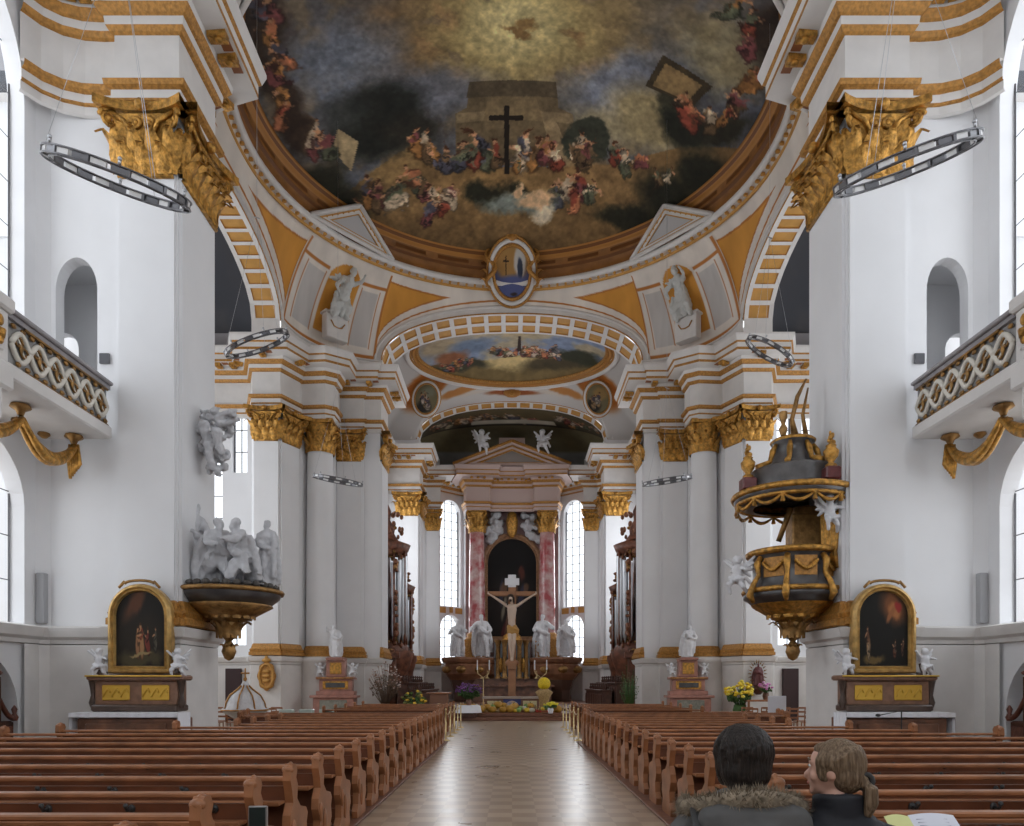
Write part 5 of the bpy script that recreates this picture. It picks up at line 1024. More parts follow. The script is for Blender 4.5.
for i in range(4):
    a = -2.9+i*.85; d = Vector((cos(a), sin(a), 0)); q.tube([d*.42+Vector((0, 0, 7.0)), d*.5+Vector((0, 0, 6.85)), d*.58+Vector((0, 0, 6.6)), d*.9+Vector((0, 0, 6.45))], [.04, .07, .05, .07], 7)
q.lathe([(.47, 7.05), (.49, 7.09), (.44, 7.13)], seg=28); q.build('gilt_ornament', GO, can)
for a, zz in ((-2.9, 5.98), (-1.2, 6.0)):
    x, y = 1.12*cos(a), 1.12*sin(a); q = MB(); q.bbox(x-.16, x+.16, y-.16, y+.16, zz-.05, zz+.22, .03); o = q.build('vase_plinth', redm, can); q = flamevase(x, y, zz+.22); q.build('flame_vase', GO, o)
q = MB(); q.tube([(.05, 0, 7.2), (-.02, 0, 7.6), (.1, 0, 8.1), (.3, 0, 8.5)], [.09, .05, .05, .02], 7); q.tube([(.3, 0, 7.2), (.22, 0, 7.7), (.34, 0, 8.3)], [.06, .04, .02], 7); q.lathe([(.06, 7.2), (.1, 7.35), (.04, 7.45), (.09, 7.6), (.09, 7.72)], (-.25, -.1, 0), 9); q.build('top_ornament', BR, can)
q = MB(); q.bbox(.1, .78, .1, .75, 4.4, 5.7, .04); q.bbox(.0, .72, .0, .2, 4.7, 5.5, .03); q.tube([(-.25, .2, 4.9), (-.05, 0, 5.6)], .06, 6); o = q.build('back_panel', BR, t)
q = MB()
for k in range(7):
    q.tube([(.62-.03*k, -.75+.05*k, 5.72), (.68-.03*k, -.82+.06*k, 5.1), (.6-.02*k, -.78+.05*k, 4.5+.05*k), (.64-.02*k, -.8+.05*k, 4.15+.05*k)], [.05, .07, .05, .06], 6)
q.build('gilt_drapery', GO, t)
statue(putto(.72, seed=4), 'cherub_statue', 'white cherub holding the gilt drapery under the pulpit canopy', 'statue', (PX+.42, PY-.95, 4.95), group='cherubs on the pulpit', rm=.022, disp=.015)
statue(putto(.8, seed=9), 'cherub_statue', 'white cherub with wings clinging to the left side of the pulpit basket', 'statue', (PX-1.28, PY-.15, 3.72), rz=-.8, group='cherubs on the pulpit', rm=.022, disp=.015)
# left console and group
CX = -6.33
t = thing('console', 'round dark console with gold rim carrying the white figures on the near left pier', 'console', (CX, PY, 0)); q = MB(); pendant(q); q.build('pendant', BR, t)
q = MB(); q.lathe([(.5, 3.36), (.9, 3.44), (1.05, 3.55)], seg=32); q.lathe([(1.05, 3.55), (1.1, 3.6), (1.14, 3.72), (1.1, 3.78), (.1, 3.8)], seg=32); body = q.build('bowl', slate, t)
q = MB(); q.tube([(1.14*cos(a), 1.14*sin(a), 3.72) for a in np.linspace(0, 2*pi, 49)[:-1]], .055, 7, True); q.lathe([(.92, 3.44), (.95, 3.40), (.6, 3.2), (.3, 3.05)], seg=28)
for i in range(14): a = 2*pi*i/14; leaf(q, (.5*cos(a), .5*sin(a), 3.12), (-sin(a), cos(a), 0), (cos(a), sin(a), 0), .25, .3, .3)
q.build('gilt_rim', BR, body); q = MB(); r = random.Random(3)
for i in range(30): a = 2*pi*i/30; q.ell((1.0*cos(a), 1.0*sin(a), 3.84), (.09, .09, .07), 7, 5)
q.build('rocky_edge', mat('dark_rock', (.08, .07, .06), .6), body)
G2 = 'white baptism group on the console'
statue(robed(1.85, (-.05, -.2, .62), (.16, -.18, .58), seed=31, lean=(.10, 0), beard=True, head=(.02, 0), skirt_w=1.5), 'statue', 'tall white robed figure at the left of the group on the round console', 'statue', (CX-.85, PY-.3, 3.85), rz=.7, group=G2, rm=.03, disp=.02, mt=SG)
statue(robed(1.55, (-.12, -.15, .65), (.1, -.2, .6), seed=32, beard=False, cloak=False), 'statue', 'white standing figure peering out second from left of the group, head only clear', 'statue', (CX-.28, PY+.25, 3.85), rz=-.3, group=G2, rm=.03, mt=SG)
statue(robed(1.5, (-.12, -.15, .65), (.1, -.2, .6), seed=33, beard=False, cloak=False), 'statue', 'white standing figure third from left of the group, behind the crouching one', 'statue', (CX+.05, PY+.3, 3.85), rz=.3, group=G2, rm=.03, mt=SG)
statue(robed(1.75, (-.15, -.25, .45), (.2, -.28, .5), seed=34, kneel=True, lean=(-.05, -.16)), 'statue', 'white crouching figure in the middle front of the group on the console', 'statue', (CX-.12, PY-.45, 3.85), rz=.9, group=G2, rm=.03, mt=SG)
statue(robed(1.75, (-.15, -.25, .45), (.2, -.28, .5), seed=35, kneel=True, lean=(.1, -.18)), 'statue', 'white kneeling figure bowing at the right front of the group', 'statue', (CX+.5, PY-.4, 3.85), rz=-.9, group=G2, rm=.03, mt=SG)
statue(robed(1.5, (-.2, -.12, .6), (.15, -.1, .5), seed=36, beard=False, lean=(.05, 0)), 'statue', 'white figure standing at the right rear end of the group', 'statue', (CX+.8, PY+.05, 3.85), rz=-.4, group=G2, rm=.03, mt=SG)
q = MB(); r = random.Random(8)
for i in range(110): z = r.random(); q.ell((r.uniform(-.4, .4)*(.35+.75*z)+.1*sin(z*9), r.uniform(-.3, .3)*(.5+.5*z), z*1.4), (r.uniform(.035, .11), r.uniform(.05, .1), r.uniform(.03, .1)), 8, 6)
for (x, y, z) in ((-.1, -.3, 1.0), (.2, -.35, .8), (0, -.3, .5)): q.ell((x, y, z), .12); q.capsule((x, y, z-.1), (x+.05, y+.1, z-.4), .1, .08)
q.capsule((.1, -.1, 1.2), (.55, -.2, 1.35), .1, .04); q.capsule((.15, -.1, 1.05), (.6, -.1, 1.15), .08, .03); q.capsule((-.2, -.1, .9), (-.6, -.3, .85), .08, .04); q.capsule((-.2, 0, .95), (-.62, -.25, .98), .06, .03)
tag(q.build('cherub_cloud', SG, remesh=.022, disp=.05, loc=(-6.62, 16.45, 6.35)), 'white stucco cloud with cherubs hanging on the near left pier', 'sculpture')
# ---------------------------------------------------------------- galleries
def gallery(s):
    nm = 'left' if s < 0 else 'right'; mir = 1 if s < 0 else -1
    t = thing('gallery', 'white gallery balcony with gilt fretwork along the %s nave wall' % nm, 'balcony', (s*9.2, 12, 6.8), group='nave gallery balconies'); T = Matrix.Translation((9.2, -12, -6.8))
    q = MB(mir, T); q.box(-9.94, -8.45, -4, 15.48, 6.8, 7.02); q.bbox(-8.62, -8.36, -4, 15.48, 6.79, 7.05, .03); q.build('floor_slab', PLT, t)
    q = MB(mir, T); q.box(-8.62, -8.4, -4, 15.48, 7.82, 7.9); q.bbox(-8.68, -8.33, -4, 15.48, 7.9, 7.98, .02); q.build('coping', GR, t)
    q = MB(mir, T); q.box(-8.53, -8.47, 12.3, 15.45, 7.04, 7.82); q.build('fretwork_back', mat('grey_panel', (.33, .32, .31), .7), t)
    q = MB(mir, T); 
    n = 6
    for i in range(n):
        y0 = 12.45+2.95*i/n; w = 2.95/n
        for ph, zz in ((0, .0), (pi, .0)): q.tube([(-8.43, y0+w*k/12, 7.43+.24*sin(pi*k/12+ph)) for k in range(13)], .05, 6, m=0)
        for k in (0, 1): q.tube([(-8.42, y0+w*(.3*k+.35)+.12*cos(a)*(1-a/9), 7.43+(.12-.24*k)*.6+.12*sin(a)*(1-a/9)) for a in np.linspace(0, 6.6, 14)], .022, 5, m=1)
        q.tube([(-8.415, y0+w*k/12, 7.43+.14*sin(2*pi*k/12)) for k in range(13)], .018, 5, m=0)
        for k in range(4): q.ell((-8.42, y0+w*(.25*k+.1), 7.13 if k % 2 else 7.73), (.03, .07, .045), 7, 5, 1)
        q.ell((-8.42, y0+w*.5, 7.43), (.03, .05, .1), 7, 5, 1)
    q.tube([(-8.42, 12.8, 7.06), (-8.42, 15.4, 7.06)], .03, 5, m=1); q.tube([(-8.42, 12.8, 7.8), (-8.42, 15.4, 7.8)], .03, 5, m=1); q.build('scrollwork', [mat('cream_stucco', (.72, .68, .60), .6), BR], t)
    q = MB(mir, T); q.bbox(-8.7, -8.36, 10.9, 12.3, 7.0, 7.85, .03); q.bbox(-8.75, -8.3, 10.8, 12.4, 7.85, 8.1, .04); q.bbox(-8.37, -8.33, 11.1, 12.15, 7.15, 7.7, .02); q.bbox(-8.75, -8.32, 10.85, 12.4, 6.55, 7.0, .05); q.bbox(-8.65, -8.38, 11.1, 12.2, 6.0, 6.6, .05); q.bbox(-8.39, -8.34, 11.4, 12.05, 6.15, 6.5, .02); q.build('pedestal', PLT, t)
    q = MB(mir, T); q.lathe([(.01, 7.3), (.1, 7.32), (.12, 7.45)], (-8.34, 12.0, 0), 10); q.ell((-8.3, 12.0, 7.3), (.04, .08, .1), 8, 6); q.ell((-8.3, 12.0, 7.6), (.04, .08, .1), 8, 6); q.build('gilt_rosette', GO, t)
    for k, (ya, yb) in enumerate(((13.55, 15.2), (11.9, 13.55))):
        u = thing('gilt_festoon', ('gilded drapery festoon hanging under the %s gallery, ' % nm)+('next to the near pier' if k == 0 else 'closer to the viewer'), 'festoon', (s*9.0, ya, 6.7), group='gilded festoons under the galleries'); Tu = Matrix.Translation((9.0, -ya, -6.7))
        q = MB(mir, Tu)
        for d in (-.05, 0, .05): q.tube([(-9.0+d, ya+(yb-ya)*i/14, 6.55-(.42+abs(d)*2)*sin(pi*i/14)**.9) for i in range(15)], [.04+.05*sin(pi*i/14) for i in range(15)], 7)
        q.build('swag', GO, u)
        q = MB(mir, Tu); y_ = yb if k == 0 else ya
        for y_ in ((yb, ya) if k == 0 else (yb,)):
            if k == 1: break
            q = MB(mir, Tu); q.lathe([(.16, 6.79), (.18, 6.74), (.08, 6.68), (.05, 6.6)], (-9.0, y_, 0), 12); q.build('ceiling_rosette', BR, u)
        q = MB(mir, Tu)
        if k == 0:
            for j in range(5): q.tube([(-9.0+.04*(j-2), yb, 6.6), (-9.0+.05*(j-2), yb+.02, 6.2), (-9.0+.035*(j-2), yb, 5.9+.05*j)], [.03, .05, .03], 6)
            q.build('tassel', GO, u)
    for k, y_ in enumerate((14.3, 15.1)):
        q = MB(mir); q.lathe([(.11, 6.8), (.12, 6.76), (.05, 6.7), (.01, 6.69)], (-9.55, y_, 0), 10); tag(q.build('ceiling_stud', BR), 'small gilt stud under the %s gallery slab, %s the pier' % (nm, 'next to' if k else 'further from'), 'ornament', 'gilt studs under the galleries')
gallery(-1); gallery(1)
for s in (-1, 1):
    t = thing('wall_speaker', 'small grey square speaker on the %s wall beside the gallery doorway' % ('left' if s < 0 else 'right'), 'speaker', (s*8.6, 15.6, 8.55), group='grey wall speakers'); q = MB(); q.bbox(-.11, .11, .0, .04, -.11, .11, .01); q.build('housing', mat('speaker_grey', (.16, .16, .17), .6), t); q = MB(); q.box(-.095, .095, -.006, .0, -.095, .095); q.build('grille', mat('speaker_grille', (.10, .10, .11), .7), t)

# ---------------------------------------------------------------- ring lamps on cables
RING = [('low hanging ring chandelier before the near left pier capital', (-5.32, 10.02, 8.51), (.284, -.304, .909)), ('small ring chandelier before the outer pilaster of the far left pier', (-6.87, 19.93, 10.83), (-.345, -.286, .894)), ('flat looking ring chandelier before the far left column shafts', (-6.38, 27.12, 9.12), (.174, -.149, .973)),
        ('low hanging ring chandelier before the near right pier capital', (5.33, 10.03, 8.72), (-.283, -.319, .905)), ('small steeply tilted ring chandelier above the pulpit canopy', (7.7, 22.1, 11.6), (.494, -.242, .835)), ('flat looking ring chandelier before the far right column shafts', (5.67, 27.07, 9.09), (-.139, -.162, .977))]
for k, (lab, c, n) in enumerate(RING):
    t = thing('ring_chandelier', lab, 'chandelier', c, group='steel ring chandeliers'); n = Vector(n).normalized(); u = n.cross(Vector((0, 1, .1))).normalized(); v = n.cross(u); R_ = .9 if k != 4 else .79
    C_ = lambda a, r, z: (u*cos(a)+v*sin(a))*r+n*z
    q = MB()
    for r, z in ((R_, .045), (R_, -.045), (R_-.09, .045), (R_-.09, -.045)): q.tube([C_(2*pi*i/72, r, z) for i in range(72)], .013, 5, True)
    q.build('ring_frame', ALD, t)
    N = 24
    for i in range(N):
        a = 2*pi*i/N; da = 2*pi/N*.38; q = MB(); tg = v*cos(a)-u*sin(a); rd = u*cos(a)+v*sin(a)
        if i % 2: q.obox(C_(a, R_-.045, 0), tg*R_*da, rd*.03, n*.034); q.build('lamp', LAM, t)
        else: q.obox(C_(a, R_-.045, 0), tg*R_*da, rd*.028, n*.03); q.obox(C_(a+.13, R_-.045, 0), tg*.02, rd*.05, n*.055); q.build('transformer_box', ALD, t)
        if i % 4 == 0: sp = MB(); sp.tube([C_(a, R_, .04), C_(a, R_, .12)], .02, 6); sp.ell(C_(a, R_, .12), .028, 7, 5); sp.build('spot_lamp', AL, t)
    q = MB(); top = Vector((0, 0, 3.4)) 
    for a in (.5, .5+2*pi/3, .5+4*pi/3): q.tube([C_(a, R_-.03, .05), top], .004, 4)
    q.tube([top, Vector((0, 0, (18.58, 21.2, 22.3, 18.58, 21.4, 22.3)[k]-c[2]))], .005, 4); q.obox(top, (.08, 0, -.03), (0, .012, 0), (0, 0, .012)); q.build('suspension_cable', AL, t)
# ---------------------------------------------------------------- pews
def bench_end(q, x, th, m=0):
    # carved bench end: outline in (y, z), extruded over x; the pew faces +y, its back at y = 0
    out = [(-.10, 0), (-.13, .12), (-.05, .2), (-.04, .34), (-.11, .46), (-.10, .56), (-.02, .66), (-.05, .76), (-.10, .86), (-.09, .95), (-.03, 1.0), (.06, .99), (.10, .93), (.07, .87), (.12, .8), (.10, .68), (.2, .6), (.38, .56), (.44, .5), (.4, .42), (.43, .3), (.36, .2), (.40, .1), (.38, 0)]
    q.prism(out, (x, 0, 0), (0, 1, 0), (0, 0, 1), (th, 0, 0), m)
    q.tube([(x+th/2, .005+.055*cos(a), .945+.05*sin(a)) for a in np.linspace(0, 5.5, 10)], .022, 5, m=m); q.ell((x+th/2, -.06, .95), (.055, .035, .04), 8, 6, m); q.ell((x+th*1.1, -.03, .42), (.02, .05, .1), 8, 6, m); q.ell((x+th*1.1, .12, .3), (.02, .06, .14), 8, 6, m)
def make_pew(L, hooks=True, knob=True):
    t = thing('pew', 'wooden pew', 'pew'); e = .07
    q = MB(); bench_end(q, 0, e); q.build('bench_end', WL, t); q = MB(); bench_end(q, -L, e); q.build('bench_end', WL, t)
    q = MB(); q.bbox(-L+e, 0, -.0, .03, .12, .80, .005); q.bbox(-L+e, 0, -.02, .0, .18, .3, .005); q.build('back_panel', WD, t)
    q = MB(); q.bbox(-L+e, 0, -.045, .055, .845, .885, .01); q.build('top_rail', WL, t)
    q = MB(); q.bbox(-L+e, 0, -.20, -.0, .655, .68, .008); q.bbox(-L+e, 0, -.205, -.19, .67, .70, .004); q.build('book_shelf', WL, t)
    q = MB(); q.bbox(-L+e, 0, .03, .38, .43, .46, .01); q.build('seat', WD, t)
    q = MB(); q.bbox(-L+e, 0, -.34, -.18, .14, .18, .01); q.build('kneeler', WD, t)
    if hooks:
        n = int(L/.62)
        for i in range(n):
            q = MB(); x = -L+.45+i*.62; q.tube([(x, -.02, .76), (x, -.07, .755), (x, -.09, .79)], .013, 5); q.ell((x, -.09, .795), (.02, .02, .02), 7, 5); q.ell((x, -.005, .76), (.03, .015, .035), 8, 5); q.build('hat_hook', BK, t)
    return t
outer = lambda y: 8.25 if y < 12 else (7.9 if y < 12.9 else (7.0 if y < 13.7 else (6.3 if y < 14.5 else (5.5 if y < 17.6 else 6.6+.25*(y-17.6)))))
ordn = ['first', 'second', 'third', 'fourth', 'fifth', 'sixth', 'seventh', 'eighth', 'ninth', 'tenth', 'eleventh', 'twelfth', 'thirteenth', 'fourteenth', 'fifteenth', 'sixteenth', 'seventeenth', 'eighteenth', 'nineteenth', 'twentieth']
protos = {}
for s in (-1, 1):
    for k in range(19):
        y = 3.69+.92*k+(0.1 if s > 0 else 0); L = outer(y)-1.97; hooks = k < 6; key = (round(L, 2), hooks)
        if key not in protos: o = make_pew(L, hooks); protos[key] = o
        else: o = copy_tree(protos[key])
        o.location = (-1.97, y, 0) if s < 0 else (1.97+L-.0, y, 0)
        o['label'] = 'brown wooden pew, %s row counted from the viewer in the %s block' % (ordn[k], 'left' if s < 0 else 'right'); o['group'] = 'wooden pews either side of the aisle'
for s in (-1, 1):
    q = MB(); q.bbox(*sorted((s*1.84, s*8.3)), 2.6, 14.2, 0, .035, .01); q.bbox(*sorted((s*1.84, s*5.4)), 14.2, 21.2, 0, .035, .01); trim(q, mat('pew_platform', (.20, .09, .055), .5, noise=.3))
# chairs at the far ends
def make_chair():
    t = thing('wooden_chair', 'chair', 'chair'); q = MB(); q.bbox(-.2, .2, -.2, .2, .43, .46, .02); q.build('seat', WL, t)
    for x in (-.18, .18):
        for y in (-.18, .18): q = MB(); q.tube([(x, y, 0), (x*.95, y*.95, .44)], .018, 6); q.build('leg', WL, t)
    q = MB()
    for x in (-.18, .18): q.tube([(x, -.18, .44), (x, -.24, .9)], .018, 6)
    for z in (.6, .75, .88): q.bbox(-.18, .18, -.24, -.22, z-.03, z+.03, .005)
    q.build('backrest', WL, t); return t
ch = None
for s in (-1, 1):
    for k in range(5):
        for j in range(2):
            ch_ = make_chair() if ch is None else copy_tree(ch); ch = ch or ch_
            ch_.location = (s*(7.6+k*.62+j*.15), 23.6+j*1.0, 0); ch_.rotation_euler = (0, 0, .1*((k*7+j) % 3-1)); tag(ch_, 'wooden chair in the %s row by the far %s pier, %s from the aisle' % (('front', 'rear')[1-j], 'left' if s < 0 else 'right', ordn[k]), 'chair', 'loose wooden chairs beyond the pews')
# barrier posts with rope along the aisle
for s in (-1, 1):
    for k, y in enumerate((21.8, 23.4, 25.0, 26.6, 28.2)):
        t = thing('barrier_post', 'slim brass barrier post, %s from the pews on the %s of the aisle' % (ordn[k], 'left' if s < 0 else 'right'), 'post', (s*1.95, y, 0), group='brass barrier posts'); q = MB(); q.lathe([(.12, 0), (.12, .02), (.02, .05), (.018, .9), (.03, .93), (.001, .96)], seg=10); q.build('pole', BRS, t)
    q = MB(); pts = []
    for k in range(4):
        for j in range(6): pts.append((s*1.95, 21.8+1.6*(k+j/6), .86-.12*sin(pi*j/6)))
    tag(q.tube(pts+[(s*1.95, 28.2, .86)], .012, 5).build('barrier_rope', BRS), 'rope strung along the barrier posts on the %s of the aisle' % ('left' if s < 0 else 'right'), 'rope')
    for k in range(5):
        y = 22.8+1.5*k
        # wooden front pews beyond the crossing rope
        o = copy_tree(protos[sorted(protos)[0]]); o.location = (-2.3, y, 0) if s < 0 else (2.3+sorted(protos)[0][0], y, 0); tag(o, 'far wooden pew beyond the gap, %s from the gap in the %s block' % (ordn[k], 'left' if s < 0 else 'right'), 'pew', 'far pews near the choir steps')
# ---------------------------------------------------------------- font, relief, madonna, doors, flowers
t = thing('baptismal_font', 'white domed baptismal font with gilt ribs and cross on the left', 'font', (-8.15, 22.6, 0))
q = MB(); q.lathe([(.5, 0), (.5, .12), (.28, .2), (.22, .45), (.3, .6), (.62, .8), (.66, .86)], seg=28); q.build('basin', mat('font_grey_marble', (.55, .55, .55), .4, noise=.2), t); q = MB(); q.lathe([(.68, .86), (.7, .9), (.62, .95), (.58, 1.1), (.45, 1.32), (.2, 1.5), (.1, 1.6), (.12, 1.66), (.05, 1.75)], seg=28); o = q.build('lid', ST, t)
q = MB()
for i in range(8): a = 2*pi*i/8; q.tube([(r_*cos(a), r_*sin(a), z) for r_, z in ((.66, .92), (.63, .96), (.6, 1.1), (.47, 1.33), (.22, 1.52), (.12, 1.62))], .025, 5)
q.tube([(.69*cos(a), .69*sin(a), .88) for a in np.linspace(0, 2*pi, 33)[:-1]], .025, 5, True); q.tube([(0, 0, 1.7), (0, 0, 2.15)], .025, 5); q.tube([(-.13, 0, 2.0), (.13, 0, 2.0)], .025, 5); q.ell((0, 0, 1.82), .06, 8, 6); q.build('gilt_ribs', OC, o)
t = thing('wall_relief', 'oval gilded wooden relief on the far left pier wall', 'relief', (-10.6, 31.95, 0)); q = MB(); 
q.prism([(.38*cos(a)*(1+.06*cos(8*a)), 2.0+.62*sin(a)*(1+.05*cos(8*a))) for a in np.linspace(0, 2*pi, 49)[:-1]], (0, .06, 0), (1, 0, 0), (0, 0, 1), (0, -.08, 0)); q.build('tablet', OC, t); q = MB(); q.tube([(.3*cos(a), -.04, 2.0+.5*sin(a)) for a in np.linspace(0, 2*pi, 33)[:-1]], .05, 6, True)
for k in range(3): q.ell((0, -.04, 1.8+.2*k), (.17, .05, .08), 9, 6)
q.ell((0, -.03, 2.68), (.2, .06, .1), 10, 6); q.ell((0, -.03, 2.8), (.08, .05, .08), 8, 6); q.build('carved_rim', OB, t)
for s in (-1, 1):
    q = MB(1 if s < 0 else -1); q.bbox(-12.85, -12.15, 33.15, 33.4, 0, 2.35, .01); tag(struct(q, 'door_%d' % (1 if s < 0 else 2), mat('dark_door', (.035, .012, .012), .5)))
t = thing('madonna_statue', 'dark madonna figure with ray wreath on the far right pier wall', 'statue', (10.6, 31.85, 0)); m_ = robed(1.0, (-.1, -.15, .6), (.1, -.15, .55), seed=51, beard=False)
for k, v in enumerate(m_.v): m_.v[k] = (v[0], v[1]+.0, v[2]+1.55)
m_.build('figure', mat('dark_red_robe', (.12, .03, .03), .5), t, remesh=.03); q = MB()
for i in range(22): a = 2*pi*i/22; q.tube([(.28*cos(a), .08, 2.1+.45*sin(a)), (.42*cos(a), .08, 2.1+.62*sin(a))], [.03, .008], 5)
q.build('ray_wreath', BR, t); q = MB(); q.lathe([(.1, 1.2), (.25, 1.35), (.3, 1.55), (.05, 1.56)], (0, 0, 0), 14); q.build('bracket', WK, t)
bouquet('orchid_pot', 'pot of pink orchids on the table below the madonna', 'flowers', (10.6, 30.9, 1.0), [(.62, .2, .5), (.75, .4, .65)], 24, .3, .45, fs=.06)
t = thing('side_table', 'small table under the pink orchids on the right', 'table', (10.5, 30.9, 0)); q = MB(); q.bbox(-.8, .8, -.35, .35, .93, 1.0, .01); q.build('table_top', WL, t)
for x in (-.7, .7):
    for y in (-.27, .27): q = MB(); q.bbox(x-.04, x+.04, y-.04, y+.04, 0, .93, .005); q.build('leg', WL, t)
t = thing('notice_board', 'white notice board on a stand among the right hand chairs', 'board', (8.2, 22.9, 0)); q = MB(); q.bbox(-.28, .28, -.02, .02, .55, 1.3, .01); q.build('panel', mat('board_white', (.72, .74, .82), .6), t); q = MB()
for x in (-.2, .2): q.tube([(x, .1, 0), (x, .02, .7)], .02, 6)
q.build('stand', AL, t)
t = thing('document_stand', 'black microphone stand before the near right altar', 'stand', (7.0, 13.3, 0)); q = MB(); q.tube([(0, 0, 0), (0, 0, 1.2), (-.4, 0, 1.12)], .012, 5); q.lathe([(.15, 0), (.15, .02), (.01, .03)], seg=12); q.build('rod', BK, t); q = MB(); q.ell((-.42, 0, 1.12), (.05, .03, .03), 8, 6); q.build('microphone', BK, t)
bouquet('flower_bouquet', 'bunch of yellow sunflowers and greenery beside the far right side altar', 'flowers', (9.55, 31.0, .3), [(.85, .6, .03), (.9, .75, .1)], 60, .6, 1.0, fs=.09, pot=LEAF, pr=.3, ph=.5)
bouquet('dried_branches', 'big vase of dried white branches at the far left pier corner', 'flowers', (-5.6, 32.6, .3), [(.62, .52, .48), (.5, .38, .34), (.3, .16, .1)], 130, .75, 1.9, fs=.04, pot=MB_, pr=.25, ph=.5, leafc=mat('dry_stems', (.14, .09, .06), .7))
bouquet('sunflower_vase', 'vase of sunflowers and grasses in front of the left choir stalls', 'flowers', (-4.35, 32.8, .1), [(.85, .55, .05), (.1, .16, .04), (.2, .2, .05)], 50, .55, 1.0, fs=.08)
bouquet('tall_grasses', 'tall green grasses at the far right pier corner by the stalls', 'plant', (5.3, 33.4, .1), [(.10, .14, .06), (.2, .22, .1)], 60, .5, 2.2, fs=.03)
for k in range(3):
    t = thing('brochure_rack', 'low rack with coloured brochures right of the far right pews, %s from the left' % ordn[k], 'rack', (6.2+k*.7, 24.6, 0), group='low brochure racks'); q = MB(); q.bbox(-.3, .3, -.15, .2, 0, .75, .01); q.build('case', WL, t); q = MB(); r = random.Random(k)
    for i in range(4): q.box(-.27+i*.14, -.15+i*.14, -.17, -.15, .45, .7, i % 3)
    q.build('brochures', [mat('paper_teal', (.3, .5, .45), .6), mat('paper_cream', (.8, .75, .6), .6), mat('paper_red', (.5, .2, .15), .6)], t, kind='stuff')
for k in range(3):
    t = thing('glass_case', 'low table with glass boxes beside the baptismal font, %s from the left' % ordn[k], 'table', (-7.0+k*.62, 23.0, 0), group='low tables by the font'); q = MB(); q.bbox(-.28, .28, -.2, .2, .6, .66, .01); q.build('table_top', WL, t)
    for x in (-.22, .22): q = MB(); q.bbox(x-.02, x+.02, -.15, .15, 0, .6, .005); q.build('leg', BRS, t)
    q = MB(); q.bbox(-.2, .2, -.15, .15, .66, .88, .01); q.build('box', mat('pale_green_glass', (.55, .65, .6), .2), t)
# confessionals in the side niches
for s in (-1, 1):
    nm = 'left' if s < 0 else 'right'; mir = 1 if s < 0 else -1; t = thing('confessional', 'carved dark wooden confessional in the %s nave niche' % nm, 'confessional', (s*10.0, 13.2, 0), group='dark confessionals'); T = Matrix.Translation((10.0, -13.2, 0))
    q = MB(mir, T); q.bbox(-10.5, -9.9, 11.9, 14.72, 0, .95, .03); q.bbox(-10.6, -9.74, 12.2, 14.15, 0, 1.85, .04); q.build('cabinet', WK, t)
    q = MB(mir, T); q.tube([(-9.86, 14.15+.5*i/10, 1.5-.5*sin(pi/2*i/10)) for i in range(11)], .05, 6); q.lathe([(.05, .95), (.08, 1.02), (.035, 1.1), (.06, 1.18), (.01, 1.26)], (-9.86, 14.66, 0), 9); q.lathe([(.08, 1.85), (.12, 1.9), (.04, 1.96), (.02, 2.1)], (-9.8, 14.05, 0), 9)
    q.bbox(-9.74, -9.70, 12.4, 14.0, .3, 1.7, .02); q.bbox(-9.9, -9.87, 14.2, 14.65, .2, .85, .02); q.build('carved_crest', mat('reddish_carved_wood', (.16, .05, .03), .4, noise=.4, bump=.4), t)

# ---------------------------------------------------------------- the two visitors in the right block
def hairmat(n, c, c2):
    m = bpy.data.materials.new(n); m.use_nodes = True; nt = m.node_tree; b = nt.nodes['Principled BSDF']; b.inputs['Roughness'].default_value = .5; b.inputs['Specular IOR Level'].default_value = .3
    tc = nt.nodes.new('ShaderNodeTexCoord'); mp = nt.nodes.new('ShaderNodeMapping'); mp.inputs['Scale'].default_value = (55, 55, 5); nz = nt.nodes.new('ShaderNodeTexNoise'); nz.inputs['Scale'].default_value = 2.2; nz.inputs['Detail'].default_value = 4
    nt.links.new(tc.outputs['Object'], mp.inputs[0]); nt.links.new(mp.outputs[0], nz.inputs['Vector']); r = nt.nodes.new('ShaderNodeValToRGB'); r.color_ramp.elements[0].position = .38; r.color_ramp.elements[0].color = (*c2, 1); r.color_ramp.elements[1].position = .62; r.color_ramp.elements[1].color = (*c, 1)
    nt.links.new(nz.outputs['Fac'], r.inputs[0]); nt.links.new(r.outputs[0], b.inputs['Base Color']); u = nt.nodes.new('ShaderNodeBump'); u.inputs['Strength'].default_value = .9; u.inputs['Distance'].default_value = .012
    nt.links.new(nz.outputs['Fac'], u.inputs['Height']); nt.links.new(u.outputs[0], b.inputs['Normal']); return m
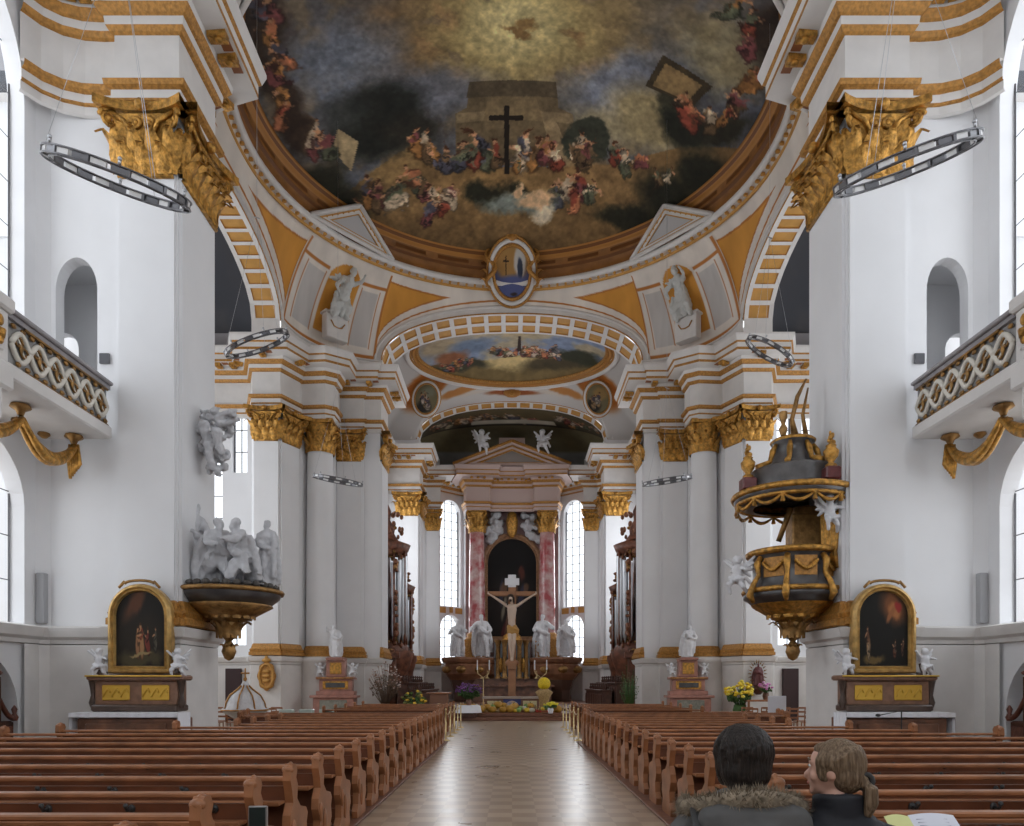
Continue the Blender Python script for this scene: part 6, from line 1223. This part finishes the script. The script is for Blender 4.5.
def visitor(name, label, x, y, zseat, h, face_rz, jacket, hair_m, hood=False, pony=False, yaw=0):
    """seated adult seen from behind, facing +y; head turned by yaw"""
    t = thing(name, label, 'person', (x, y, 0)); S = zseat
    m = MB(); sh = S+.60*h; 
    # skin body: neck, head, hands joined into one figure with trunk and limbs
    m.capsule((0, 0, S+.08), (0, -.01, S+.3*h), .13, .12); m.capsule((0, -.01, S+.3*h), (0, .0, sh-.14), .12, .11); m.capsule((-.15, 0, sh-.07), (.15, 0, sh-.07), .055, .055)
    m.capsule((0, 0, sh), (0, .02, sh+.12), .058, .054)
    R = Matrix.Rotation(yaw, 4, 'Z'); hc = Vector((0, .03, sh+.22)); Hd = lambda p: hc+R @ Vector(p)
    m.ell(Hd((0, .01, .01)), (.078, .098, .115), 18, 12, R=R.to_3x3()); m.ell(Hd((0, .05, -.055)), (.055, .055, .06), R=R.to_3x3())          # skull, jaw (face towards +y)
    m.capsule(Hd((0, .095, .0)), Hd((0, .118, -.03)), .013, .017); m.ell(Hd((0, .098, -.062)), (.026, .014, .012), R=R.to_3x3()); m.ell(Hd((0, .088, -.095)), (.024, .022, .02), R=R.to_3x3())
    for k in (-1, 1): m.ell(Hd((k*.078, -.004, -.012)), (.010, .021, .028), 10, 8, R=R.to_3x3()); m.ell(Hd((k*.033, .085, .032)), (.026, .018, .01), R=R.to_3x3()); m.ell(Hd((k*.045, .075, -.03)), (.025, .02, .025), R=R.to_3x3())
    for k in (-1, 1):
        m.capsule((k*.2, 0, sh-.07), (k*.27, .05, sh-.36), .052, .045); m.capsule((k*.27, .05, sh-.36), (k*.14, .28, S+.22), .045, .03)
        hd = Vector((k*.12, .32, S+.2)); m.ell(hd, (.04, .048, .02)); 
        for f in range(4): a = Vector((k*.12+(f-1.5)*.02, .355, S+.2)); m.capsule(a, a+Vector((0, .035, -.004)), .0095, .009, seg=7); m.capsule(a+Vector((0, .035, -.004)), a+Vector((0, .05+.006*(1.5-abs(f-1.5)), -.028)), .009, .008, seg=7)
        a = hd+Vector((-k*.035, -.01, 0)); m.capsule(a, a+Vector((-k*.02, .04, -.01)), .011, .009, seg=7)
        m.capsule((k*.09, .02, S+.1), (k*.11, .46, S+.09), .088, .065); m.capsule((k*.11, .46, S+.08), (k*.11, .46, .12), .062, .042); m.capsule((k*.11, .44, .1), (k*.12, .62, .09), .045, .035)
    b = m.build('body', SKIN, t, remesh=.0085)
    for k in (-1, 1):
        q = MB(); q.ell(Hd((k*.032, .094, .015)), (.0125, .009, .0095), 12, 8, R=R.to_3x3()); q.ell(Hd((k*.032, .103, .015)), (.005, .003, .005), 8, 6, 1, R=R.to_3x3()); q.build('eye', [mat('eye_white', (.8, .8, .78), .2), mat('eye_iris', (.08, .10, .12), .2)], b)
        q = MB(); q.tube([Hd((k*.015, .104, .042)), Hd((k*.035, .102, .048)), Hd((k*.055, .09, .042))], .0045, 5); q.build('eyebrow', hair_m, b)
    q = MB(); q.tube([Hd((-.022, .108, -.062)), Hd((0, .113, -.060)), Hd((.022, .108, -.062))], [.003, .006, .003], 6); q.build('lips', mat('lip_red', (.5, .18, .15), .4), b)
    # trousers, jacket
    q = MB()
    for k in (-1, 1): q.capsule((k*.09, -.02, S+.1), (k*.11, .46, S+.095), .12, .085); q.capsule((k*.11, .46, S+.09), (k*.11, .46, .16), .082, .06)
    q.build('trousers', mat('dark_jeans', (.03, .035, .06), .8), t, remesh=.016)
    q = MB()
    for k in (-1, 1): q.capsule((k*.11, .44, .09), (k*.12, .64, .075), .058, .045); q.box(k*.11-.05, k*.11+.06, .38, .68, .035, .06)
    q.build('shoes', mat('black_shoes', (.02, .02, .02), .5), t, remesh=.014)
    q = MB(); W_ = 1.13 if hood else 1.0
    q.capsule((0, -.02, S+.05), (0, -.02, S+.3*h), .20*W_, .19*W_); q.capsule((-.06, -.02, S+.32*h), (.06, -.02, S+.32*h), .17*W_, .17*W_); q.capsule((-.05, -.01, sh-.18), (.05, -.01, sh-.18), .175*W_, .175*W_)
    q.capsule((-.17*W_, 0, sh-.07), (.17*W_, 0, sh-.07), .085*W_, .085*W_); q.capsule((-.08, 0, sh-.02), (.08, 0, sh-.02), .085, .085)
    for k in (-1, 1): q.capsule((k*.21*W_, 0, sh-.09), (k*.29*W_, .03, sh-.38), .088, .08); q.capsule((k*.29*W_, .03, sh-.38), (k*.17, .24, S+.24), .078, .055)
    if hood:
        q.capsule((-.15, -.12, sh-.02), (.15, -.12, sh-.02), .085, .085); q.capsule((-.1, -.13, sh-.1), (.1, -.13, sh-.1), .11, .11); q.capsule((0, -.15, sh-.12), (0, -.16, sh-.26), .14, .09); q.capsule((-.09, -.02, sh+.02), (.09, -.02, sh+.02), .09, .09)
    else:
        [q.tube([(.082*cos(a), .012+.08*sin(a), sh+zz-.012*sin(a)) for a in np.linspace(0, 2*pi, 25)[:-1]], .024, 8, True) for zz in (0, .025, .05, .075, .1)]; q.capsule((-.1, -.04, sh-.05), (.1, -.04, sh-.05), .09, .09)
    jk = q.build('jacket', jacket, t, remesh=.013, disp=.006)
    if hood:
        q = MB(); r = random.Random(5)
        for i in range(46):
            a = pi*1.22*i/45-pi*.11; x0 = -.235*cos(a); y0 = .05-.18*sin(a); z0 = sh+.075-.06*abs(cos(a))**2
            q.ell((x0, y0, z0), (.045, .045, .045), 8, 6)
        f = q.build('fur_trim', mat('grey_brown_fur', (.30, .24, .17), .95, nscale=30, col2=(.13, .105, .075), noise=.3), t, remesh=.014, label='grey brown fake fur trim of the hood')
        q = MB()
        for i in range(2600):
            a = pi*1.22*r.random()-pi*.11; b_ = r.uniform(0, 6.28); d = Vector((-cos(a)*cos(b_), -sin(a)*cos(b_), sin(b_))); p = Vector((-.235*cos(a), .05-.18*sin(a), sh+.075-.06*abs(cos(a))**2))+d*.04
            tip = p+d*r.uniform(.015, .035)+Vector((r.uniform(-.012, .012), r.uniform(-.012, .012), r.uniform(-.012, .012))); side = d.cross(Vector((0, 0, 1))).normalized()*.0025 if abs(d.z) < .95 else Vector((.0025, 0, 0)); q.add([p-side, p+side, tip], [(0, 1, 2)])
        q.build('fur_hairs', MATS['grey_brown_fur'], f, kind='stuff')
        q = MB(); q.tube([(-.14, -.235, sh-.10), (0, -.262, sh-.09), (.14, -.235, sh-.10)], .006, 5); q.tube([(0, -.262, sh-.1), (0, -.285, sh-.18), (0, -.27, sh-.3)], .005, 5); q.tube([(-.14, -.235, sh-.1), (-.17, -.235, sh-.2), (-.15, -.24, sh-.34)], .006, 5); q.tube([(.14, -.235, sh-.1), (.17, -.235, sh-.2), (.15, -.24, sh-.34)], .006, 5); q.build('seams', mat('seam_dark', (.03, .03, .032), .8), jk)
        q = MB(); q.tube([(-.2, .08, sh+.02), (-.225, -.06, sh+.03), (-.235, -.15, sh-.03), (-.24, -.2, sh-.15), (-.25, -.21, sh-.5)], .02, 8, flat=.5); q.build('bag_strap', BK, t); q = MB(); q.tube([(-.26, -.225, sh-.12), (-.22, -.23, sh-.12), (-.22, -.235, sh-.16), (-.26, -.23, sh-.16)], .005, 6, True); q.build('strap_buckle', AL, t)
    # hair
    q = MB(); Rr = R.to_3x3()
    if not pony:
        q.ell(Hd((0, -.012, .03)), (.104, .112, .118), 20, 14, R=Rr); q.ell(Hd((0, -.045, -.04)), (.106, .085, .10), 18, 12, R=Rr); q.ell(Hd((0, -.06, -.105)), (.085, .06, .06), 16, 10, R=Rr); q.ell(Hd((-.08, 0, -.03)), (.03, .06, .08), R=Rr); q.ell(Hd((.08, 0, -.03)), (.03, .06, .08), R=Rr)
        r = random.Random(2)
        for i in range(60):
            a = r.uniform(pi, 2*pi)-.2; ph0 = r.uniform(.1, .4); pts = []
            for j in range(7):
                ph = ph0+j*.36; rr_ = .112+.006*sin(j+i); z = .03+.118*cos(ph); x_, y_ = rr_*min(1, sin(ph)+.02)*cos(a+.12*sin(j*.7+i)), rr_*min(1, sin(ph)+.02)*sin(a+.12*sin(j*.7+i))*1.02
                if ph > 1.6: x_, y_ = rr_*.93*cos(a), rr_*.93*sin(a); z = .03-.06*(ph-1.5)*1.6
                pts.append(Hd((x_, y_-.012, z)))
            q.tube(pts, [.011, .012, .012, .012, .012, .010, .004], 5)
    else:
        q.ell(Hd((0, -.014, .028)), (.089, .104, .108), 20, 14, R=Rr); q.ell(Hd((0, -.045, -.02)), (.084, .072, .08), 18, 12, R=Rr); q.ell(Hd((0, .05, .085)), (.05, .04, .03), R=Rr); [q.ell(Hd((k*.06, -.0, .035)), (.032, .07, .055), R=Rr) for k in (-1, 1)]; [q.ell(Hd((k*.066, .03, .01)), (.016, .035, .06), R=Rr) for k in (-1, 1)]
        for i in range(34):
            a = pi+pi*i/33; pts = []
            for j in range(7): f = j/6; th_ = a*(1-f)+1.5*pi*f; z_ = .10*(1-f)*(.35+.65*abs(sin(a)))-.05*f; kk = sqrt(max(.06, 1-((z_-.02)/.112)**2)); pts.append(Hd((.088*cos(th_)*(1-f*.85)*1.03*kk, -.014+.104*sin(th_)*kk, z_+.01)))
            q.tube(pts, [.007]*6+[.004], 5)
        base = Hd((0, -.102, -.04)); q.ell(base, (.028, .03, .028)); bk = (R @ Vector((0, -1, 0)))
        for i in range(12): o_ = Vector((random.Random(i).uniform(-.02, .02), random.Random(i+50).uniform(-.015, .015), 0)); q.tube([base+o_*.4, base+bk*.035+o_*1.2+Vector((0, 0, -.03)), base+bk*.035+o_*1.5+Vector((0, 0, -.09)), base+bk*.015+o_*.9+Vector((0, 0, -.16))], [.012, .015, .013, .004], 6)
    hr = q.build('hair', hair_m, t, remesh=.006)
    if pony: q = MB(); q.tube([base+Vector((.03*cos(a), 0, .03*sin(a)))+bk*.012 for a in np.linspace(0, 2*pi, 13)[:-1]], .013, 6, True); q.build('hair_tie', BK, hr)
    return t
visitor('person', 'person with dark bobbed hair in a grey hooded coat with fur trim', .975, 3.1, .555, 1.0, 0, mat('charcoal_coat', (.095, .093, .092), .8, noise=.2, nscale=6), hairmat('dark_brown_bob', (.028, .020, .016), (.009, .007, .006)), hood=True)
visitor('person', 'person with fair ponytail and dark jacket looking to the left', 1.37, 3.1, .555, .93, 0, mat('navy_jacket', (.008, .009, .014), .7), hairmat('fair_hair', (.25, .175, .11), (.11, .07, .04)), pony=True, yaw=radians(52))
t = thing('open_booklet', 'open booklet with a yellow and a white page on the pew at lower right', 'booklet', (1.78, 3.15, 1.045), rz=.0); t.scale = (.84, .84, .84)
q = MB(); q.grid(lambda u, v: (-.17+.13*u, -.03+.16*v, .012*sin(u*pi)+.12*v-.04), 6, 2); q.build('yellow_page', mat('page_yellow', (.72, .74, .34), .8), t)
q = MB(); q.grid(lambda u, v: (-.04+.24*u, -.03+.17*v, .012*sin(u*pi)+.125*v-.04), 6, 2); q.build('white_page', mat('page_white', (.72, .74, .82), .8), t)
q = MB()
for i in range(7): q.box(-.01, .15, .0+i*.018, .004+i*.018, -.013+i*.0132, -.012+i*.0132+.004)
q.build('printed_lines', mat('print_grey', (.45, .46, .55), .8), t)

t = thing('hymn_tablet', 'small dark tablet with a silver frame on the aisle end of a left pew', 'tablet', (-1.86, 5.42, .70)); q = MB(); q.bbox(-.07, .07, -.015, .015, -.1, .1, .006); q.build('frame', AL, t); q = MB(); q.box(-.058, .058, -.02, -.014, -.09, .09); q.build('screen', mat('dark_screen', (.02, .03, .028), .3), t)
o = copy_tree(protos[(round(outer(3)-1.97, 2), True)]); o.scale = (1.12, 1, 1.12); tag(o, 'wooden pew on which the two visitors are sitting', 'pew', 'wooden pews either side of the aisle')
o.location = (.62+(outer(3)-1.97)*1.12, 2.72, 0)
